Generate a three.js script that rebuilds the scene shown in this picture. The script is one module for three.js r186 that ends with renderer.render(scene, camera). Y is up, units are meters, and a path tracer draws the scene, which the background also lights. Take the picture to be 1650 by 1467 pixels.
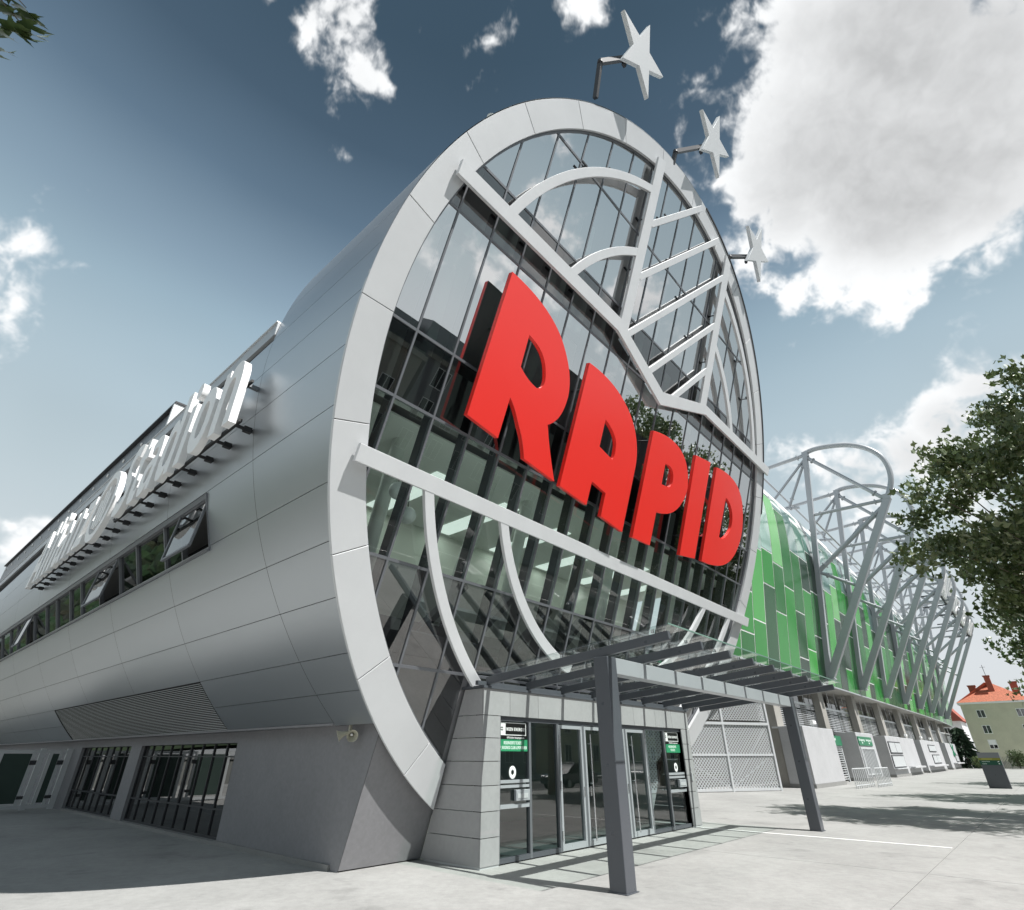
import * as THREE from 'three';
import { mergeGeometries } from 'three/addons/utils/BufferGeometryUtils.js';
import { RoundedBoxGeometry } from 'three/addons/geometries/RoundedBoxGeometry.js';
import { RectAreaLightUniformsLib } from 'three/addons/lights/RectAreaLightUniformsLib.js';
import { FontLoader } from 'three/addons/loaders/FontLoader.js';

// ------------------------------------------------------------------ camera, sky, sun, exposure
const scene = new THREE.Scene();
const H = 1.75;                                             // eye height
const camera = new THREE.PerspectiveCamera(81.1455, 1024 / 910, 0.1, 3000);
camera.position.set(0, H, 0);
camera.rotation.order = 'YXZ';
camera.rotation.set(THREE.MathUtils.degToRad(29.522), THREE.MathUtils.degToRad(-48.464), 0);
const renderer = new THREE.WebGLRenderer({ antialias: true });
renderer.toneMapping = THREE.LinearToneMapping;
renderer.toneMappingExposure = 1.35;
renderer.shadowMap.enabled = true;
RectAreaLightUniformsLib.init();

const SUN = new THREE.Vector3(0.11, 1, 0.67).normalize();
const sun = new THREE.DirectionalLight(new THREE.Color(1.0, 0.98, 0.95), 5);
sun.position.copy(SUN).multiplyScalar(150).add(new THREE.Vector3(40, 0, -10));
sun.target.position.set(40, 0, -10);
sun.castShadow = true; sun.shadow.radius = 1; sun.shadow.mapSize.set(4096, 4096);
Object.assign(sun.shadow.camera, { left: -130, right: 130, top: 90, bottom: -90, near: 1, far: 400 });
scene.add(sun, sun.target);

// ------------------------------------------------------------------ seeded noise
function rng(seed) { let s = seed >>> 0; return () => { s = (s + 0x6D2B79F5) | 0; let t = Math.imul(s ^ (s >>> 15), 1 | s); t = (t + Math.imul(t ^ (t >>> 7), 61 | t)) ^ t; return ((t ^ (t >>> 14)) >>> 0) / 4294967296; }; }
const PERM = new Float32Array(4096), PI_ = new Uint16Array(4096);
{ const r = rng(77); for (let i = 0; i < 4096; i++) { PERM[i] = r(); PI_[i] = i; } for (let i = 4095; i > 0; i--) { const j = Math.floor(r() * (i + 1)); const t = PI_[i]; PI_[i] = PI_[j]; PI_[j] = t; } }
const hash3 = (x, y, z) => PERM[PI_[(PI_[(PI_[x & 4095] + y) & 4095] + z) & 4095]];
const fade = (t) => t * t * t * (t * (t * 6 - 15) + 10);
function noise3(x, y, z) {
  const X = Math.floor(x), Y = Math.floor(y), Z = Math.floor(z), u = fade(x - X), v = fade(y - Y), w = fade(z - Z);
  const a = hash3(X, Y, Z), b = hash3(X + 1, Y, Z), c = hash3(X, Y + 1, Z), d = hash3(X + 1, Y + 1, Z);
  const e = hash3(X, Y, Z + 1), f = hash3(X + 1, Y, Z + 1), g = hash3(X, Y + 1, Z + 1), h = hash3(X + 1, Y + 1, Z + 1);
  const p = a + (b - a) * u, q = c + (d - c) * u, r = e + (f - e) * u, s = g + (h - g) * u;
  const m = p + (q - p) * v, n = r + (s - r) * v;
  return m + (n - m) * w;
}
function fbm3(x, y, z, oct, gain = 0.5) { let s = 0, a = 1, t = 0; for (let i = 0; i < oct; i++) { s += a * noise3(x, y, z); t += a; a *= gain; x = x * 2.03 + 17.1; y = y * 2.03 + 5.7; z = z * 2.03 + 9.3; } return s / t; }
const clamp = (x, a = 0, b = 1) => Math.min(b, Math.max(a, x));
const smooth = (a, b, x) => { const t = clamp((x - a) / (b - a)); return t * t * (3 - 2 * t); };
const D2R = Math.PI / 180;

// ------------------------------------------------------------------ computed sky: air and clouds
{
  const W = 4096, HH = 2048, data = new Float32Array(W * HH * 4);
  // colour of the clear air by elevation (linear)
  const stops = [[0, .74, .77, .79], [7, .71, .755, .785], [14, .62, .70, .74], [22, .53, .635, .69], [28, .465, .58, .65], [33, .40, .52, .60], [38, .32, .44, .53], [42, .25, .352, .447], [50, .125, .195, .273], [57, .070, .117, .172], [66, .053, .094, .139], [90, .045, .082, .125]];
  const air = (e) => { for (let i = 1; i < stops.length; i++) if (e <= stops[i][0]) { const a = stops[i - 1], b = stops[i], t = (e - a[0]) / (b[0] - a[0]); return [a[1] + (b[1] - a[1]) * t, a[2] + (b[2] - a[2]) * t, a[3] + (b[3] - a[3]) * t]; } return stops[stops.length - 1].slice(1); };
  // clouds: azimuth (degrees clockwise from -z), elevation, radius in degrees, strength
  const blobs = [
    [102, 53, 10, 1.7], [95, 51, 9.5, 1.7], [98, 45, 9.5, 1.75], [103, 44, 9.5, 1.6], [107, 48, 9.5, 1.5], [99, 57, 7, 1.4], [90, 53, 6.5, 1.3], [89, 47, 6, 1.25], [92, 43.5, 5.5, 1.2], [92, 41, 5, 1.0], [101, 37, 5, .95], [86, 51, 5, .95], [97, 58, 7, 1.0], [84.5, 39.3, 2.2, .8], [82, 46.5, 4.5, .72], [110, 40, 6, 1.1],
    [14.5, 65, 5.0, .92], [20.5, 62.6, 4.2, .92], [9, 64.5, 4.2, .85], [24, 65.5, 3, .55], [41.8, 66.2, 3.6, .84], [66.8, 69.5, 3.2, .9], [19.4, 55.7, 1.5, .58],
    [-4.5, 36.6, 3.6, .9], [-4.6, 32.6, 3.6, 1.0], [-1.5, 35.0, 2.8, .7], [4.5, 14.0, 3.4, .85], [1, 13.6, 4, .8],
    [84.5, 22.6, 4.5, .98], [89, 23.2, 4.5, .95], [93, 25, 4.5, 1.0], [96.5, 26.5, 5, 1.0], [99.5, 24, 6, .95], [92, 20, 4, .8], [104, 20, 6, .9],
  ];
  const r = rng(4242);
  for (let i = 0; i < 46; i++) { // the same kind of scattered cumulus all round, outside the view
    const az = 124 + r() * 206, el = 14 + Math.pow(r(), 0.8) * 48, n = 1 + Math.floor(r() * 5);
    for (let k = 0; k < n; k++) blobs.push([az + (r() - .5) * 14, el + (r() - .5) * 7, 3 + r() * 5, .55 + r() * .35]);
  }
  const B = blobs.map(([a, e, rad, s]) => [Math.cos(e * D2R) * Math.sin(a * D2R), Math.sin(e * D2R), -Math.cos(e * D2R) * Math.cos(a * D2R), rad * D2R, s]);
  for (let j = 0; j < HH; j++) {
    const lat = ((j + .5) / HH - .5) * Math.PI, y = Math.sin(lat), c = Math.cos(lat), el = lat / D2R;
    if (el < -1) { for (let i = 0; i < W; i++) { const o = (j * W + i) * 4; data[o] = .25; data[o + 1] = .25; data[o + 2] = .245; data[o + 3] = 1; } continue; }
    const base = air(Math.max(el, 0));
    const near = B.filter((b) => Math.abs(Math.asin(b[1]) - lat) < b[3] * 1.9);
    for (let i = 0; i < W; i++) {
      const lon = ((i + .5) / W - .5) * 2 * Math.PI, x = c * Math.cos(lon), z = c * Math.sin(lon), o = (j * W + i) * 4;
      let cov = 0;
      for (const b of near) { const d2 = 2 - 2 * (x * b[0] + y * b[1] + z * b[2]), q = d2 / (b[3] * b[3]); if (q < 3.4) cov = Math.max(cov, b[4] * Math.exp(-q * .85)); }
      let R = base[0], G = base[1], Bl = base[2];
      const haze = .9 + .2 * fbm3(x * 3 + 5, y * 5, z * 3, 3);
      R *= haze; G *= haze; Bl *= haze;
      if (cov > .08) {
        const wx = (fbm3(x * 19 + 3, y * 19, z * 19, 3) - .5) * .9, wy = (fbm3(x * 19 + 31, y * 19 + 8, z * 19, 3) - .5) * .9, wz = (fbm3(x * 19 + 7, y * 19 + 48, z * 19, 3) - .5) * .9;
        const cl = (X, Y, Z, o) => .5 * fbm3(X * 7 + wx * .5, Y * 7 + wy * .5, Z * 7 + wz * .5, 3) + .5 * fbm3(X * 26 + wx, Y * 26 + wy, Z * 26 + wz, o, .6);
        const n = cl(x, y, z, 7), den = cov * 1.1 + (n - .5) * (cov > 1 ? 2.3 : 3.0) - .58;
        const al = smooth(0, .55, den);
        if (al > 0) {
          const n2 = cl(x + SUN.x * .02, y + .016, z + SUN.z * .02, 5), lit = clamp(.5 + (n - n2) * 3.4, 0, 1);
          const core = smooth(.72, 1.75, cov * (.45 + 1.1 * fbm3(x * 3.4 + 2, y * 3.4, z * 3.4 + 7, 3, .45)));
          const v = 1.06 - .42 * core * (1 - .12 * lit) - .07 * (1 - lit) * smooth(.2, .8, den);
          const a = Math.pow(al, .8) * (.35 + .65 * smooth(.05, .5, den));
          R += (v * .985 - R) * a; G += (v * 1.0 - G) * a; Bl += (v * 1.01 - Bl) * a;
        }
      }
      data[o] = R * .74; data[o + 1] = G * .74; data[o + 2] = Bl * .74; data[o + 3] = 1;
    }
  }
  const sky = new THREE.DataTexture(data, W, HH, THREE.RGBAFormat, THREE.FloatType);
  sky.mapping = THREE.EquirectangularReflectionMapping; sky.minFilter = sky.magFilter = THREE.LinearFilter; sky.needsUpdate = true;
  scene.background = sky; scene.environment = sky;
}

// ------------------------------------------------------------------ helpers
const V = (x, y, z) => new THREE.Vector3(x, y, z);
const used = {};
function numbered(name) { if (!(name in used)) { used[name] = 0; return name; } used[name]++; return name + '_' + String(used[name]).padStart(3, '0'); }
function shadows(m) { m.castShadow = true; m.receiveShadow = true; return m; }
function tag(o, label, category, group, kind) { if (label) o.userData.label = label; if (category) o.userData.category = category; if (group) o.userData.group = group; if (kind) o.userData.kind = kind; return o; }
function thing(name, label, category, pos = [0, 0, 0], turn = 0, group) { const g = new THREE.Group(); g.name = numbered(name); g.position.set(...pos); g.rotation.y = turn; scene.add(g); return tag(g, label, category, group); }
function metric(g) { // uv in metres, by the axis each face mostly looks along
  g = g.index ? g.toNonIndexed() : g; const p = g.attributes.position, uv = new Float32Array(p.count * 2), a = V(), b = V(), c = V(), n = V();
  for (let i = 0; i < p.count; i += 3) {
    a.fromBufferAttribute(p, i); b.fromBufferAttribute(p, i + 1); c.fromBufferAttribute(p, i + 2);
    n.copy(b).sub(a).cross(c.clone().sub(a)); const ax = Math.abs(n.x), ay = Math.abs(n.y), az = Math.abs(n.z), q = [a, b, c];
    for (let k = 0; k < 3; k++) { const v = q[k]; const [s, t] = ay >= ax && ay >= az ? [v.x, v.z] : ax >= az ? [v.z, v.y] : [v.x, v.y]; uv[(i + k) * 2] = s; uv[(i + k) * 2 + 1] = t; }
  }
  g.setAttribute('uv', new THREE.BufferAttribute(uv, 2)); return g;
}
function join(list) {
  if (!Array.isArray(list)) list = [list];
  list = list.map((g) => { const h = g.index ? g.toNonIndexed() : g.clone(); for (const k of Object.keys(h.attributes)) if (!['position', 'normal', 'uv'].includes(k)) h.deleteAttribute(k); if (!h.attributes.normal) h.computeVertexNormals(); return metric(h); });
  return list.length === 1 ? list[0] : mergeGeometries(list, false);
}
function part(name, geos, mat, parent, kind) { const m = shadows(new THREE.Mesh(join(geos), mat)); m.name = name; if (kind) m.userData.kind = kind; parent.add(m); return m; }
function solo(name, geos, mat, label, category, group) { const m = shadows(new THREE.Mesh(join(geos), mat)); m.name = numbered(name); scene.add(m); return tag(m, label, category, group); }
function struct(name, geos, mat) { const m = shadows(new THREE.Mesh(join(geos), mat)); m.name = numbered(name); m.userData.kind = 'structure'; scene.add(m); return m; }
function box(w, h, d, x, y, z, rx = 0, ry = 0, rz = 0) { const g = new THREE.BoxGeometry(w, h, d); if (rx || ry || rz) g.applyMatrix4(new THREE.Matrix4().makeRotationFromEuler(new THREE.Euler(rx, ry, rz))); return g.translate(x, y, z); }
function span(x0, x1, y0, y1, z0, z1) { return box(Math.abs(x1 - x0), Math.abs(y1 - y0), Math.abs(z1 - z0), (x0 + x1) / 2, (y0 + y1) / 2, (z0 + z1) / 2); }
function rbox(w, h, d, r, x = 0, y = 0, z = 0) { return new RoundedBoxGeometry(w, h, d, 2, r).translate(x, y, z); }
function bar(a, b, w, h, up = V(0, 1, 0), round = 0) { // a box from a to b: w across, h along up
  const z = b.clone().sub(a), L = z.length(); z.normalize(); const x = up.clone().cross(z).normalize(), y = z.clone().cross(x);
  const g = round ? new RoundedBoxGeometry(w, h, L, 1, round) : new THREE.BoxGeometry(w, h, L);
  return g.applyMatrix4(new THREE.Matrix4().makeBasis(x, y, z).setPosition(a.clone().add(b).multiplyScalar(.5)));
}
function rod(a, b, r, n = 10, r2 = r) { const d = b.clone().sub(a), g = new THREE.CylinderGeometry(r2, r, d.length(), n); return g.applyMatrix4(new THREE.Matrix4().makeRotationFromQuaternion(new THREE.Quaternion().setFromUnitVectors(V(0, 1, 0), d.clone().normalize())).setPosition(a.clone().add(b).multiplyScalar(.5))); }
function quad(a, b, c, d) { const g = new THREE.BufferGeometry(); g.setAttribute('position', new THREE.Float32BufferAttribute([...a, ...b, ...c, ...a, ...c, ...d], 3)); g.computeVertexNormals(); return g; }
function poly(pts) { return new THREE.Shape(pts.map(([x, y]) => new THREE.Vector2(x, y))); }
function slab(shape, depth, bevel = 0) { return new THREE.ExtrudeGeometry(shape, bevel ? { depth: depth - 2 * bevel, bevelEnabled: true, bevelSize: bevel, bevelThickness: bevel, bevelSegments: 1, bevelOffset: -bevel, curveSegments: 24 } : { depth, bevelEnabled: false, curveSegments: 24 }).translate(0, 0, bevel); }

// ------------------------------------------------------------------ textures
function tex(size, fn, srgb) { const d = new Uint8Array(size * size * 4); for (let j = 0; j < size; j++) for (let i = 0; i < size; i++) { const c = fn(i / size, j / size), o = (j * size + i) * 4; d[o] = c[0]; d[o + 1] = c[1]; d[o + 2] = c[2]; d[o + 3] = 255; } const t = new THREE.DataTexture(d, size, size); t.wrapS = t.wrapT = THREE.RepeatWrapping; t.magFilter = THREE.LinearFilter; t.minFilter = THREE.LinearMipmapLinearFilter; if (srgb) t.colorSpace = THREE.SRGBColorSpace; t.needsUpdate = true; return t; }
function pn(u, v, f, seed, oct = 4, gain = .5) { // repeats after one turn of u and v
  let s = 0, a = 1, t = 0;
  for (let k = 0; k < oct; k++) {
    const x = u * f, y = v * f, X = Math.floor(x), Y = Math.floor(y), p = fade(x - X), q = fade(y - Y), m = (n) => ((n % f) + f) % f;
    const h = (i, j) => hash3(m(i) + k * 131, m(j), seed);
    const A = h(X, Y) + (h(X + 1, Y) - h(X, Y)) * p, C = h(X, Y + 1) + (h(X + 1, Y + 1) - h(X, Y + 1)) * p;
    s += a * (A + (C - A) * q); t += a; a *= gain; f *= 2;
  }
  return s / t;
}
const grey = (v) => { v = clamp(v, 0, 255); return [v, v, v]; };
const rep = (t, m) => { const c = t.clone(); c.repeat.set(1 / m, 1 / m); c.needsUpdate = true; return c; };
const fine = tex(256, (u, v) => grey(255 * pn(u, v, 32, 3, 3)));
const waves = tex(256, (u, v) => grey(255 * pn(u, v, 3, 9, 3, .4)));
const smudge = tex(512, (u, v) => grey(120 + 110 * pn(u, v, 5, 21, 6, .6)));
const concreteMap = tex(1024, (u, v) => {
  const a = pn(u, v, 4, 11, 5, .55), b = pn(u, v, 70, 12, 3, .6), c = pn(u + .37, v, 9, 13, 5, .6), sp = hash3(Math.floor(u * 1024), Math.floor(v * 1024), 5);
  const streak = pn(u * 1, v, 3, 14, 6, .62);
  let k = 196 + (a - .5) * 34 + (b - .5) * 18 + (sp - .5) * 13; if (c > .62) k -= (c - .62) * 90; if (streak > .6) k += (streak - .6) * 60;
  return [clamp(k * 1.005, 0, 255), clamp(k, 0, 255), clamp(k * .985, 0, 255)];
}, true);
const plasterMap = tex(512, (u, v) => { const k = 214 + (pn(u, v, 5, 31, 5) - .5) * 18 + (pn(u, v, 90, 32, 2) - .5) * 12; return grey(k); }, true);
const asphaltMap = tex(512, (u, v) => { const sp = hash3(Math.floor(u * 512), Math.floor(v * 512), 9); return grey(66 + (pn(u, v, 5, 41, 5) - .5) * 34 + (sp - .5) * 34); }, true);
const cementMap = tex(512, (u, v) => { const k = 205 + (pn(u, v, 6, 51, 5) - .5) * 14 + (pn(u, v, 60, 52, 2) - .5) * 9; return [k, k, k]; }, true);
const paintMap = tex(512, (u, v) => grey(246 + (pn(u, v, 4, 71, 6, .6) - .5) * 12), true);
const roofMap = tex(256, (u, v) => { const k = .75 + pn(u, v, 24, 61, 2) * .5; return [clamp(188 * k, 0, 255), clamp(118 * k, 0, 255), clamp(94 * k, 0, 255)]; }, true);

// ------------------------------------------------------------------ materials
const std = (r, g, b, o = {}) => new THREE.MeshStandardMaterial({ color: new THREE.Color().setRGB(r, g, b), roughness: .6, metalness: 0, ...o });
const phy = (r, g, b, o = {}) => new THREE.MeshPhysicalMaterial({ color: new THREE.Color().setRGB(r, g, b), roughness: .6, metalness: 0, side: THREE.DoubleSide, ...o });
const MAT = {
  ring: std(.67, .685, .695, { map: rep(paintMap, 3.3), roughness: .42, bumpMap: rep(waves, 2.6), bumpScale: .0015 }),
  beam: std(.72, .735, .745, { map: rep(paintMap, 2.1), roughness: .42 }),
  skin: std(.49, .52, .545, { roughness: .36, metalness: .82, bumpMap: rep(waves, 3.1), bumpScale: .0025 }),
  joint: std(.03, .03, .032, { roughness: .9 }),
  alu: std(.17, .18, .195, { roughness: .45, metalness: .3 }),
  dark: std(.035, .037, .042, { roughness: .5 }),
  anthracite: std(.085, .092, .105, { roughness: .5, roughnessMap: rep(smudge, .9) }),
  black: std(.012, .012, .013, { roughness: .6 }),
  red: phy(.90, .028, .018, { roughness: .42, clearcoat: .35, clearcoatRoughness: .22, bumpMap: rep(waves, 2.2), bumpScale: .002, side: THREE.FrontSide }),
  white: std(.86, .86, .855, { roughness: .4 }),
  star: std(.62, .64, .65, { roughness: .5 }),
  glass: phy(.58, .74, .68, { roughness: .0, transmission: 1, ior: 9 }),
  glassDark: phy(.22, .24, .25, { roughness: .0, transmission: 1, ior: 2.4 }),
  doorGlass: phy(.42, .52, .52, { roughness: .0, transmission: 1, ior: 2.0 }),
  paleGlass: phy(.88, .985, .94, { roughness: .0, transmission: 1, ior: 1.85 }),
  clear: phy(.86, .93, .90, { roughness: .02, transmission: 1, ior: 1.5 }),
  ceiling: std(.80, .81, .78, { roughness: .8 }),
  floor: std(.30, .30, .29, { roughness: .6, map: rep(cementMap, 4) }),
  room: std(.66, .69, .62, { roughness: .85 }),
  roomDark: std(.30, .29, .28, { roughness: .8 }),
  column: std(.72, .74, .70, { roughness: .6 }),
  render: std(.34, .34, .355, { roughness: .9, map: rep(plasterMap, 5), bumpMap: rep(fine, 1.2), bumpScale: .0012 }),
  cement: std(.54, .54, .545, { roughness: .8, map: rep(cementMap, 3.7) }),
  concrete: std(.59, .595, .595, { roughness: .85, map: rep(concreteMap, 7), bumpMap: rep(fine, .9), bumpScale: .002 }),
  kerb: std(.36, .36, .35, { roughness: .9, map: rep(plasterMap, 2) }),
  paint: std(.88, .88, .86, { roughness: .7, map: rep(paintMap, 1.5) }),
  asphalt: std(.9, .9, .92, { roughness: .9, map: rep(asphaltMap, 4) }),
  kiosk: std(.64, .645, .66, { roughness: .8, map: rep(plasterMap, 4) }),
  pillar: std(.50, .48, .44, { roughness: .9, map: rep(cementMap, 3) }),
  steel: std(.40, .42, .44, { roughness: .5, metalness: .15, roughnessMap: rep(smudge, 2) }),
  chrome: std(.75, .76, .77, { roughness: .22, metalness: 1 }),
  galv: std(.58, .60, .61, { roughness: .5, metalness: .3 }),
  greenSign: std(.012, .15, .075, { roughness: .5 }),
  lamp: std(.8, .8, .8, { emissive: new THREE.Color(.9, 1, .94), emissiveIntensity: .5 }),
  horn: std(.42, .41, .33, { roughness: .5 }),
  yellowWall: std(.80, .78, .60, { roughness: .9, map: rep(plasterMap, 5) }),
  cream: std(.55, .53, .46, { roughness: .9, map: rep(plasterMap, 5) }),
  roofTile: std(.80, .74, .70, { roughness: .85, map: rep(roofMap, 2.5) }),
  brickRed: std(.34, .10, .07, { roughness: .9 }),
  bark: std(.16, .135, .105, { roughness: .95, bumpMap: rep(smudge, .5), bumpScale: .03 }),
  tarp: std(.035, .06, .05, { roughness: .8, bumpMap: rep(waves, 1.5), bumpScale: .03 }),
  rubber: std(.02, .02, .02, { roughness: .8 }),
};

// ------------------------------------------------------------------ ground, street
const GZ = -2.25;
struct('ground', span(-700, 900, -.5, -.17, -700, 700), std(.22, .22, .2, { roughness: .95, map: rep(plasterMap, 9) }));
{ // concrete plaza: large cast fields with open joints between them
  const plaza = new THREE.Group(); plaza.name = 'plaza'; plaza.userData.kind = 'structure'; scene.add(plaza);
  const xs = [-60, -30, 13.2, 56, 104, 170], zs = [-45, GZ, 6.5];
  for (let i = 0; i + 1 < xs.length; i++) for (let j = 0; j + 1 < zs.length; j++) { const b = part('paving_field', span(xs[i] + .006, xs[i + 1] - .006, -.16, 0, zs[j] + .006, zs[j + 1] - .006), MAT.concrete, plaza); b.castShadow = false; }
  struct('paving_bed', span(-60, 170, -.169, -.012, -45, 6.49), MAT.joint);
}
solo('painted_line', span(17.0, 17.13, .002, .006, -8.05, -2.3), MAT.paint, 'white painted line on the plaza running out from beside the right canopy post', 'painted line');
struct('kerb', span(-60, 170, -.168, .012, 6.505, 6.7), MAT.kerb);
{ struct('road', span(-150, 260, -.168, -.12, 6.7, 17.5), MAT.asphalt); const l = []; for (let x = -60; x < 150; x += 9) l.push(span(x, x + 4, -.119, -.115, 12.02, 12.16)); l.push(span(-60, 150, -.119, -.115, 8.9, 9.02), span(-60, 150, -.119, -.115, 15.1, 15.22)); solo('road_marking', l, MAT.paint, 'dashed centre line and parking lines painted on the asphalt street', 'road marking'); }
struct('kerb', span(-150, 260, -.168, .0, 17.5, 17.7), MAT.kerb);
struct('pavement', span(-150, 260, -.168, -.006, 17.7, 26), MAT.concrete);

// ------------------------------------------------------------------ facade frame: x along the front, v up the leaning slope, d out of it
const TAU = 19.8885 * D2R, ST = Math.sin(TAU), CT = Math.cos(TAU), TT = Math.tan(TAU), DF = 9.17;
const FM = new THREE.Matrix4().makeBasis(V(1, 0, 0), V(0, CT, ST), V(0, -ST, CT)).setPosition(0, H, -DF);
const F = (x, v, d = 0) => V(x, v, d).applyMatrix4(FM);
const fgeo = (g) => g.applyMatrix4(FM);
const fslab = (pts, d0, d1, bevel = 0) => fgeo(slab(pts instanceof THREE.Shape ? pts : poly(pts), d1 - d0, bevel).translate(0, 0, d0));
const fbox = (x0, x1, v0, v1, d0, d1) => fgeo(span(x0, x1, v0, v1, d0, d1));
const TX = 12.875, TY = 9.284, TR = 9.578;                 // the round hall
const EX = 12.875, EV = 8.0, EA = 9.578, EB = 10.185;      // its slanted cut, seen in the facade plane
const IA = 8.9, IB = 9.48;                                 // inner edge of the ring
const CUT0 = 8.28, CUT1 = 17.47;                           // entrance block cuts the facade here
const BACKZ = -64;

const hall = thing('entrance_hall', 'silver tube-shaped stadium hall with leaning round glass front', 'building');
{ // ---------- metal skin
  const zf = (th) => -DF + (TY + TR * Math.sin(th * D2R) - H) * TT + .10 / CT;
  const onTube = (th, z, r = TR) => [TX - r * Math.cos(th * D2R), TY + r * Math.sin(th * D2R), z];
  function skinPanel(t0, t1, za, zb) { // za may be a function of the angle
    const n = Math.max(3, Math.ceil(Math.abs(t1 - t0) / 1.5)), P = [], N = [], I = [], gap = .006, gt = gap / TR / D2R, a0 = t0 + gt, a1 = t1 - gt;
    const f = typeof za === 'function' ? za : () => za;
    for (let i = 0; i <= n; i++) { const th = a0 + (a1 - a0) * i / n, nx = -Math.cos(th * D2R), ny = Math.sin(th * D2R); for (const z of [f(th) - (typeof za === 'function' ? 0 : gap), zb + gap]) { P.push(...onTube(th, z)); N.push(nx, ny, 0); } }
    for (let i = 0; i < n; i++) { const k = i * 2; I.push(k, k + 3, k + 1, k, k + 2, k + 3); }
    const g = new THREE.BufferGeometry(); g.setAttribute('position', new THREE.Float32BufferAttribute(P, 3)); g.setAttribute('normal', new THREE.Float32BufferAttribute(N, 3)); g.setIndex(I);
    const edge = []; // folded edges of the sheet
    const q = (th, z) => [onTube(th, z), onTube(th, z, TR - .03)];
    for (const th of [a0, a1]) { const [a, b] = q(th, f(th) - .01), [c, d] = q(th, zb + gap); edge.push(quad(a, b, d, c)); }
    for (let i = 0; i < n; i++) { const th = a0 + (a1 - a0) * i / n, t2 = a0 + (a1 - a0) * (i + 1) / n; const [a, b] = q(th, zb + gap), [c, d] = q(t2, zb + gap); edge.push(quad(a, b, d, c)); }
    return [g, ...edge];
  }
  const cols = [-10.2]; for (let z = -14.85; z > BACKZ; z -= 4.67) cols.push(z); cols.push(BACKZ);
  const skinMat = [0, 1, 2, 3, 4].map((i) => { const m = MAT.skin.clone(); m.color.multiplyScalar([1, .985, 1.015, .99, 1.01][i]); return m; });
  const r = rng(5), sm = () => skinMat[Math.floor(r() * 5)];
  const low = [-21.4, -27.1, -32.7, -38.6, -42.9, -47.2], mid = [4.2, -1.7, -7.8, -13.95];
  // first ring of sheets behind the glass front, all the way over the top
  const front = [...low.slice().reverse(), ...mid.slice().reverse(), 10, 16, 22, 28, 34, 40, 46, 52, 70, 90, 110, 130, 150, 170, 190, 210, 226];
  for (let i = 0; i + 1 < front.length; i++) part('skin_panel', skinPanel(front[i], front[i + 1], zf, -10.2), sm(), hall);
  part('skin_panel', skinPanel(-21.4, -13.95, -10.2, -12.42), sm(), hall);
  for (let c = 0; c + 1 < cols.length; c++) {
    const z0 = cols[c], z1 = cols[c + 1];
    for (let i = 0; i + 1 < mid.length; i++) part('skin_panel', skinPanel(mid[i + 1], mid[i], z0, z1), sm(), hall);
    for (let i = 0; i + 1 < low.length; i++) { if (i >= 3 && z0 < -14.5 && z1 > -29) continue; part('skin_panel', skinPanel(low[i + 1], low[i], z0, z1), sm(), hall); }
  }
  // dark carcass under the sheets
  const arc = (t0, t1, za, zb, rr) => { const g = [], n = Math.ceil((t1 - t0) / 4); for (let i = 0; i < n; i++) { const a = t0 + (t1 - t0) * i / n, b = t0 + (t1 - t0) * (i + 1) / n, A = typeof za === 'function' ? za : () => za; g.push(quad(onTube(a, A(a), rr), onTube(a, zb, rr), onTube(b, zb, rr), onTube(b, A(b), rr))); } return g; };
  part('carcass', [...arc(-47.2, 226, (t) => zf(t) - .02, -10.18, TR - .035), ...arc(-47.2, -21.6, -10.18, BACKZ, TR - .035), ...arc(-13.8, 4.2, -10.18, BACKZ, TR - .035), ...arc(-21.6, -13.8, -10.18, -12.40, TR - .035), ...arc(-21.8, -13.7, -12.4, BACKZ, TR - 1.6)], MAT.joint, hall);
  { // inside of the first ring, closing the gap to the lower roof
    const g = []; for (let i = 0; i < 40; i++) { const a = 4 + 172 * i / 40, b = 4 + 172 * (i + 1) / 40; g.push(quad(onTube(a, -10.2, TR - .01), onTube(a, -10.2, TR - .5), onTube(b, -10.2, TR - .5), onTube(b, -10.2, TR - .01))); }
    part('rear_edge', g, MAT.alu, hall);
  }
  // louvre: long thin slats in a frame
  const lou = []; const nl = 27; for (let i = 0; i < nl; i++) { const th = -38.9 - (47.1 - 38.9) * (i + .5) / nl, [x, y] = onTube(th, 0, TR - .05); lou.push(box(.085, .012, 13.86, x, y, -21.86, 0, 0, .15)); }
  part('louvre_slat', lou, MAT.skin, hall, 'stuff');
  part('louvre_frame', [...arc(-47.1, -38.7, -14.86, -28.86, TR - .16)], MAT.black, hall);
  for (const z of [-19.52, -24.19]) { const g = []; for (let i = 0; i < 5; i++) { const a = -38.8 - 8.2 * i / 5, b = -38.8 - 8.2 * (i + 1) / 5; g.push(bar(V(...onTube(a, z, TR - .06)), V(...onTube(b, z, TR - .06)), .03, .06, V(0, 0, 1))); } part('louvre_post', g, MAT.alu, hall); }

  // ---------- window band in the flank
  const wb = V(3.985 + .12, 5.79, 0), wt = V(3.60 + .12, 6.93, 0), up = wt.clone().sub(wb), hgt = up.length(), un = up.clone().normalize(), out = V(-un.y, un.x, 0);
  const W = (z, t, d = 0) => V(wb.x + up.x * t + out.x * d, wb.y + up.y * t + out.y * d, z);
  part('band_head', bar(W(-12.42, 1.02, .03), W(BACKZ, 1.02, .03), .14, .12, un), MAT.alu, hall);
  part('band_sill', bar(W(-12.42, -.03, .1), W(BACKZ, -.03, .1), .22, .05, un), MAT.alu, hall);
  part('band_jamb', bar(W(-12.42, -.02, .06), W(-12.42, 1.04, .06), .2, .05, V(0, 0, 1)), MAT.alu, hall);
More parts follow.
